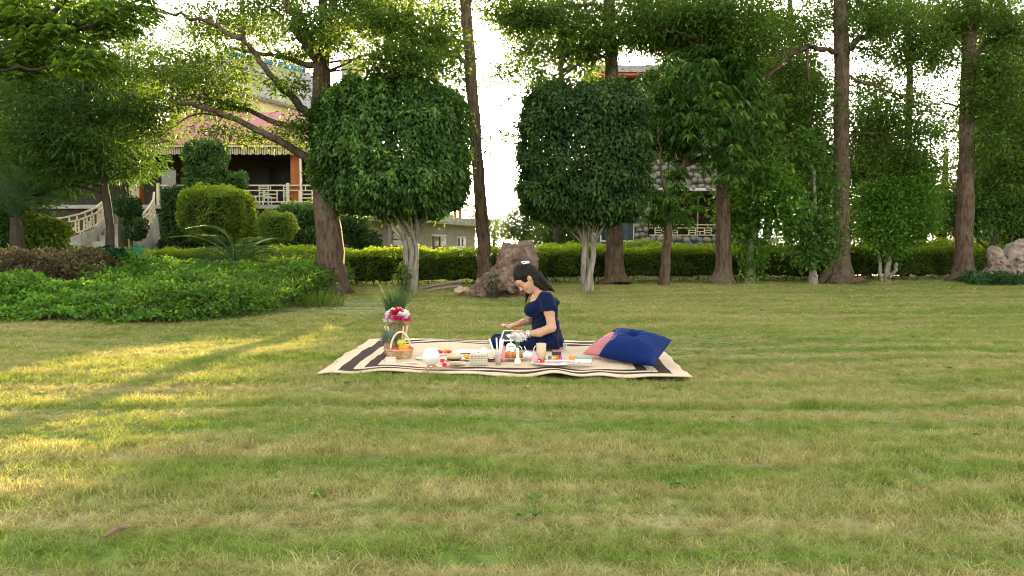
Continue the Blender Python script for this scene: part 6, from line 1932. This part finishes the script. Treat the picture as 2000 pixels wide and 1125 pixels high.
# neck and upper trunk (under the dress)
B_.seg(hd(-.028, 0, -.06), pp_(1060, 578), .050, .062, .03)
B_.ell(pp_(1061, 600), (.125, .145, .14), .05); B_.ell(pp_(1064, 636), (.115, .13, .13), .05); B_.ell(pp_(1073, 664), (.115, .16, .11), .05)
B_.ell(pp_(1046, 586), (.055, .085, .05), .04)
B_.seg(pp_(1063, 580, -.14), pp_(1063, 580, .14), .05, .05, .04)
# near (left) arm
B_.chain([pp_(1066, 583, -.18), pp_(1071, 606, -.215), pp_(1075, 634, -.235)], [.052, .050, .041], .02)
B_.chain([pp_(1075, 635, -.235), pp_(1052, 645, -.205), pp_(1029, 648, -.165)], [.043, .040, .027], .02)
B_.ell(pp_(1018, 646, -.15), (.048, .038, .019), .02)
for i in range(4):
    k0 = pp_(1011, 645, -.178 + .02 * i); L = (.85, 1.0, 1.0, .82)[3 - i]
    q1 = k0 + np.array([-.034, .004, .004]) * L; q2 = q1 + np.array([-.020, .004, -.012]) * L; q3 = q2 + np.array([-.013, .002, -.014]) * L
    B_.chain([k0 + np.array([.02, 0, 0]), k0, q1, q2, q3], [.010, .0098, .0088, .0080, .0070], .004)
t0 = pp_(1020, 646, -.118)
B_.chain([t0, t0 + np.array([-.030, .022, -.004]), t0 + np.array([-.055, .026, -.012])], [.0125, .0105, .0082], .006)
# far (right) arm
B_.chain([pp_(1062, 583, .18), pp_(1056, 606, .21), pp_(1050, 629, .20)], [.052, .048, .041], .02)
B_.chain([pp_(1050, 629, .20), pp_(1030, 630, .13), pp_(1010, 634, .05)], [.042, .038, .026], .02)
B_.ell(pp_(1001, 636, .025), (.040, .034, .020), .018)
for i in range(4):
    k0 = pp_(995, 636, -.008 + .019 * i); L = (1.0, 1.0, .95, .8)[i]
    dz = (.012, .004, -.002, -.004)[i]
    q1 = k0 + np.array([-.030, -.010, dz]) * L; q2 = q1 + np.array([-.020, -.008, -.008]) * L; q3 = q2 + np.array([-.006, -.008, -.016]) * L
    B_.chain([k0 + np.array([.02, 0, 0]), k0, q1, q2, q3], [.010, .0098, .0088, .0080, .0070], .004)
t0 = pp_(1000, 638, -.010)
B_.chain([t0, t0 + np.array([-.028, -.02, -.004]), t0 + np.array([-.058, -.014, .004])], [.0125, .0105, .0082], .006)
# folded legs and feet
for s_ in (-1, 1):
    B_.seg(pp_(1068, 666, s_ * .085), pp_(984, 668, s_ * .10), .088, .062, .03)
    B_.seg(pp_(986, 676, s_ * .10), pp_(1078, 682, s_ * .075), .048, .036, .02)
    B_.chain([pp_(1078, 682, s_ * .075), pp_(1092, 682, s_ * .07), pp_(1100, 685, s_ * .066)], [.034, .030, .020], .02)
V, F = nets(B_.f, B_.P)
body = mk('body', V, F, None, person, smooth=True)
mark = np.zeros(len(V)); dark = np.zeros(len(V))
rel = (V - Hc) @ MH / HK
mark = np.maximum(mark, np.clip(1.3 - np.sqrt(((rel - [.094, 0, -.073]) / [.016, .024, .013]) ** 2).sum(1) if False else 1.3 - np.sqrt((((rel - [.094, 0, -.073]) / [.018, .022, .012]) ** 2).sum(1)), 0, 1))
for s_ in (-1, 1):
    dark = np.maximum(dark, np.clip(1.4 - np.sqrt((((rel - [.092, s_ * .033, .006]) / [.03, .021, .0048]) ** 2).sum(1)), 0, 1))
    dark = np.maximum(dark, np.clip(1.4 - np.sqrt((((rel - [.088, s_ * .031, -.024]) / [.03, .016, .0040]) ** 2).sum(1)), 0, 1))
for nm, arr in (('mark', mark), ('dark', dark)):
    a = body.data.attributes.new(nm, 'FLOAT', 'POINT'); a.data.foreach_set('value', arr.astype(np.float32))
m, n, l, b, out = new_mat('skin')
fz = noise_node(n, l, 28, 4)
c1 = mixrgb(n, l, fz, (.52, .29, .19), (.44, .235, .15))
a1 = n.new('ShaderNodeAttribute'); a1.attribute_name = 'mark'; a2 = n.new('ShaderNodeAttribute'); a2.attribute_name = 'dark'
c2 = mixrgb(n, l, a1.outputs['Fac'], c1, (.36, .10, .085)); l.new(mixrgb(n, l, a2.outputs['Fac'], c2, (.035, .02, .016)), b.inputs['Base Color'])
b.inputs['Roughness'].default_value = .5; b.inputs['Subsurface Weight'].default_value = .12; b.inputs['Subsurface Radius'].default_value = (.02, .008, .005)
body.data.materials.append(m)
# dress
D_ = Field(lo, hi, .0085)
D_.ell(pp_(1063, 600), (.142, .168, .14), .05); D_.ell(pp_(1066, 636), (.136, .150, .14), .06); D_.ell(pp_(1074, 664), (.132, .185, .12), .06)
for s_ in (-1, 1): D_.ell(pp_(1038, 604, s_ * .066), (.078, .072, .070), .04)
D_.seg(pp_(1063, 579, -.14), pp_(1063, 579, .14), .060, .060, .05)
for s_, a, b_ in ((-1, (1066, 582), (1071.5, 600)), (1, (1062, 582), (1058, 600))):
    D_.seg(pp_(*a, s_ * .17), pp_(*b_, s_ * .215), .064, .076, .03)
    D_.cut(pp_(b_[0] + 1.5, b_[1] + 11, s_ * .235), (.12, .12, .043), .004)
D_.ell(pp_(1079, 590), (.080, .15, .035), .03)
for s_ in (-1, 1):
    D_.seg(pp_(1070, 666, s_ * .085), pp_(974, 669, s_ * .10), .108, .080, .04)
    D_.seg(pp_(975, 674, s_ * .10), pp_(1084, 681, s_ * .08), .062, .055, .03)
D_.seg(pp_(1000, 671), pp_(1075, 668), .09, .11, .06)
D_.cut(pp_(1046, 571, 0), (.085, .080, .060), .01); D_.cut(pp_(1037, 584, 0), (.045, .042, .060), .008)
q = D_.P
wq = np.clip(1 - np.abs(q[..., 2] - pp_(0, 628)[2]) / .16, 0, 1)
D_.f += .007 * wq * np.sin(q[..., 2] * 95 - 28 * q[..., 0] + 2.5 * Noise(6, .15)(q)) + .007 * np.sin(q[..., 0] * 42 + 16 * q[..., 2] + 3 * Noise(5, .14)(q)) * np.clip((pp_(0, 640)[2] - q[..., 2]) / .05, 0, 1) + .0035 * Noise(21, .07)(q)
D_.f = np.maximum(D_.f, (RZ + .003) - q[..., 2])
V, F = nets(D_.f, q)
m, n, l, b, out = new_mat('dress_navy')
l.new(mixrgb(n, l, noise_node(n, l, 40, 4), (.003, .0065, .030), (.006, .011, .046)), b.inputs['Base Color'])
b.inputs['Roughness'].default_value = .85; b.inputs['Specular IOR Level'].default_value = .08; b.inputs['Sheen Weight'].default_value = .05
bump(n, l, b, noise_node(n, l, 14, 5, .6), .012, .5)
dress = mk('dress', V, F, m, person, smooth=True)
for i, (px, py) in enumerate(((1023.5, 611), (1031, 624), (1031, 634))):
    V, F = sphere_vf(pp_(px, py, -.06), .006, 8); mk('button', V, F, M_ceramic, dress, smooth=True)
# hair
Hf = Field(pp_(995, 604, -.16), pp_(1092, 505, .16), .0062)
Hf.ell(hd(-.014, 0, .022), np.array([.106, .086, .112]) * HK, .01, MH)
Hf.ell(hd(-.04, 0, .085), np.array([.06, .055, .045]) * HK, .03, MH)
q = Hf.P; rl = (q - Hc) @ MH / HK
face = np.sqrt((((rl - [.105, 0, -.055]) / [.098, .10, .098]) ** 2).sum(-1)) - 1          # face opening
Hf.f = np.maximum(Hf.f, -face * .07)
under = .022 + rl[..., 2] + .9 * np.maximum(0, -rl[..., 0] - .01)                            # hairline runs down to the nape
Hf.f = np.maximum(Hf.f, -(under + .012))
Hf.f = np.maximum(Hf.f, -ell_d(q, hd(-.008, .078, -.022), np.array([.022, .016, .034]) * HK, MH))  # near ear shows
Hf.chain([hd(-.08, 0, .03), pp_(1052, 540), pp_(1062, 551, -.02), pp_(1072, 561, -.04), pp_(1082, 569, -.05)], [.058, .038, .030, .021, .005], .03, (1, 1.25, 1))
Hf.chain([hd(-.06, .03, 0), pp_(1048, 552, -.06), pp_(1057, 560, -.07), pp_(1068, 566, -.08)], [.032, .027, .022, .008], .02)
Hf.chain([pp_(1040, 560, .07), pp_(1031, 574, .075), pp_(1027, 592, .07)], [.022, .022, .008], .01)
Hf.f += .0022 * np.sin(150 * (rl[..., 1] + .35 * rl[..., 0]) + 2.5 * Noise(31, .1)(q)) + .0015 * Noise(32, .04)(q)
V, F = nets(Hf.f, q)
m, n, l, b, out = new_mat('hair_black')
l.new(mixrgb(n, l, noise_node(n, l, 60, 4), (.006, .0045, .004), (.016, .011, .009)), b.inputs['Base Color'])
b.inputs['Roughness'].default_value = .45; b.inputs['Specular IOR Level'].default_value = .12
bump(n, l, b, noise_node(n, l, 45, 4, stretch=(3, 3, .6)), .01, .7)
hair = mk('hair', V, F, m, person, smooth=True)
cl = [hd(-.122, .012, .088), hd(-.112, .060, .074), hd(-.070, .066, .104), hd(-.078, .014, .128)]
for i in range(4):
    V, F = tube_vf([cl[i], cl[(i + 1) % 4]], .0065, 6); mk('hair_clip', V, F, M_ceramic, person, smooth=True)
V, F = tube_vf([(cl[0] + cl[3]) / 2, (cl[1] + cl[2]) / 2], .007, 6); mk('hair_clip', V, F, M_ceramic, person, smooth=True)
# bracelets
w0, w1 = pp_(1029, 648, -.165), pp_(1040, 647, -.187)
ax_ = unit(w1 - w0); e1 = unit(np.cross(ax_, [0, 0, 1])); e2 = np.cross(ax_, e1)
M_bang = plain('bangle', (.62, .66, .68), .25, metal=.7)
for i in range(4):
    c = w0 + ax_ * (.004 + .011 * i); th = np.linspace(0, 6.283, 21)
    V, F = tube_vf(c + (.035 + .001 * (i % 2)) * (np.cos(th)[:, None] * e1 + np.sin(th)[:, None] * e2), .004, 6, cap=False)
    mk('bangle', V, F, M_bang if i % 2 else M_ceramic, person, smooth=True)
# sandals
for s_ in (-1, 1):
    V, F = sphere_vf((0, 0, 0), 1, 14); V = V * [.010, .040, .060]
    rot = np.array(Matrix.Rotation(R(38), 3, 'Y')); V = V @ rot.T + pp_(1099, 680, s_ * .07)
    V[:, 2] = np.maximum(V[:, 2], RZ + .002)
    mk('sandal_sole', V, F, plain('sandal_blue', (.42, .52, .60), .5), person, smooth=True)

# held things
fr = thing('picture_board', 'small dark picture board with white edges on the lap of the person', 'picture', pp_(998, 656, -.14))
A0, A1, A2, A3 = pp_(978, 660, -.215), pp_(1016, 660, -.205), pp_(1020, 645, -.055), pp_(984, 645, -.065)
for a, b_ in ((A0, A1), (A1, A2), (A2, A3), (A3, A0)):
    V, F = tube_vf([a, b_], .0075, 4); mk('frame_bar', V, F, M_ceramic, fr)
V = [A0, A1, A2, A3] ; nn_ = unit(np.cross(A1 - A0, A3 - A0))
mk('panel', [v - nn_ * .003 for v in V] + [v - nn_ * .008 for v in V], [[0, 1, 2, 3], [7, 6, 5, 4], [0, 4, 5, 1], [1, 5, 6, 2], [2, 6, 7, 3], [3, 7, 4, 0]], plain('panel_black', (.02, .02, .022), .4), fr)
mc = (A0 + A1 + A2 + A3) / 4
ax1, ax2 = unit(A1 - A0), unit(A3 - A0)
V = [mc + ax1 * (-.05 + .035 * math.cos(t) * (1 + .3 * math.sin(3 * t)) + .03) + ax2 * (.028 * math.sin(t)) + nn_ * .001 for t in np.linspace(0, 6.283, 13)[:-1]]
mk('drawing', V, [list(range(12))], M_ceramic, fr)
V, F = tube_vf([pp_(1004, 643, -.10), pp_(1019, 626, -.13)], .0042, 6)
put(mk('red_pencil', V, F, M_red, smooth=True, at=pp_(1004, 643, -.10)), 'red pencil in the hand of the person', 'pencil')
lump('held_morsel', 'small cream piece pinched in the fingertips of the person', pp_(983, 637, -.03), .016, mat('morsel', (.72, .55, .38), (.60, .42, .26), 60, .7), 95, 'food', .2, sq=(1.2, 1, .9))
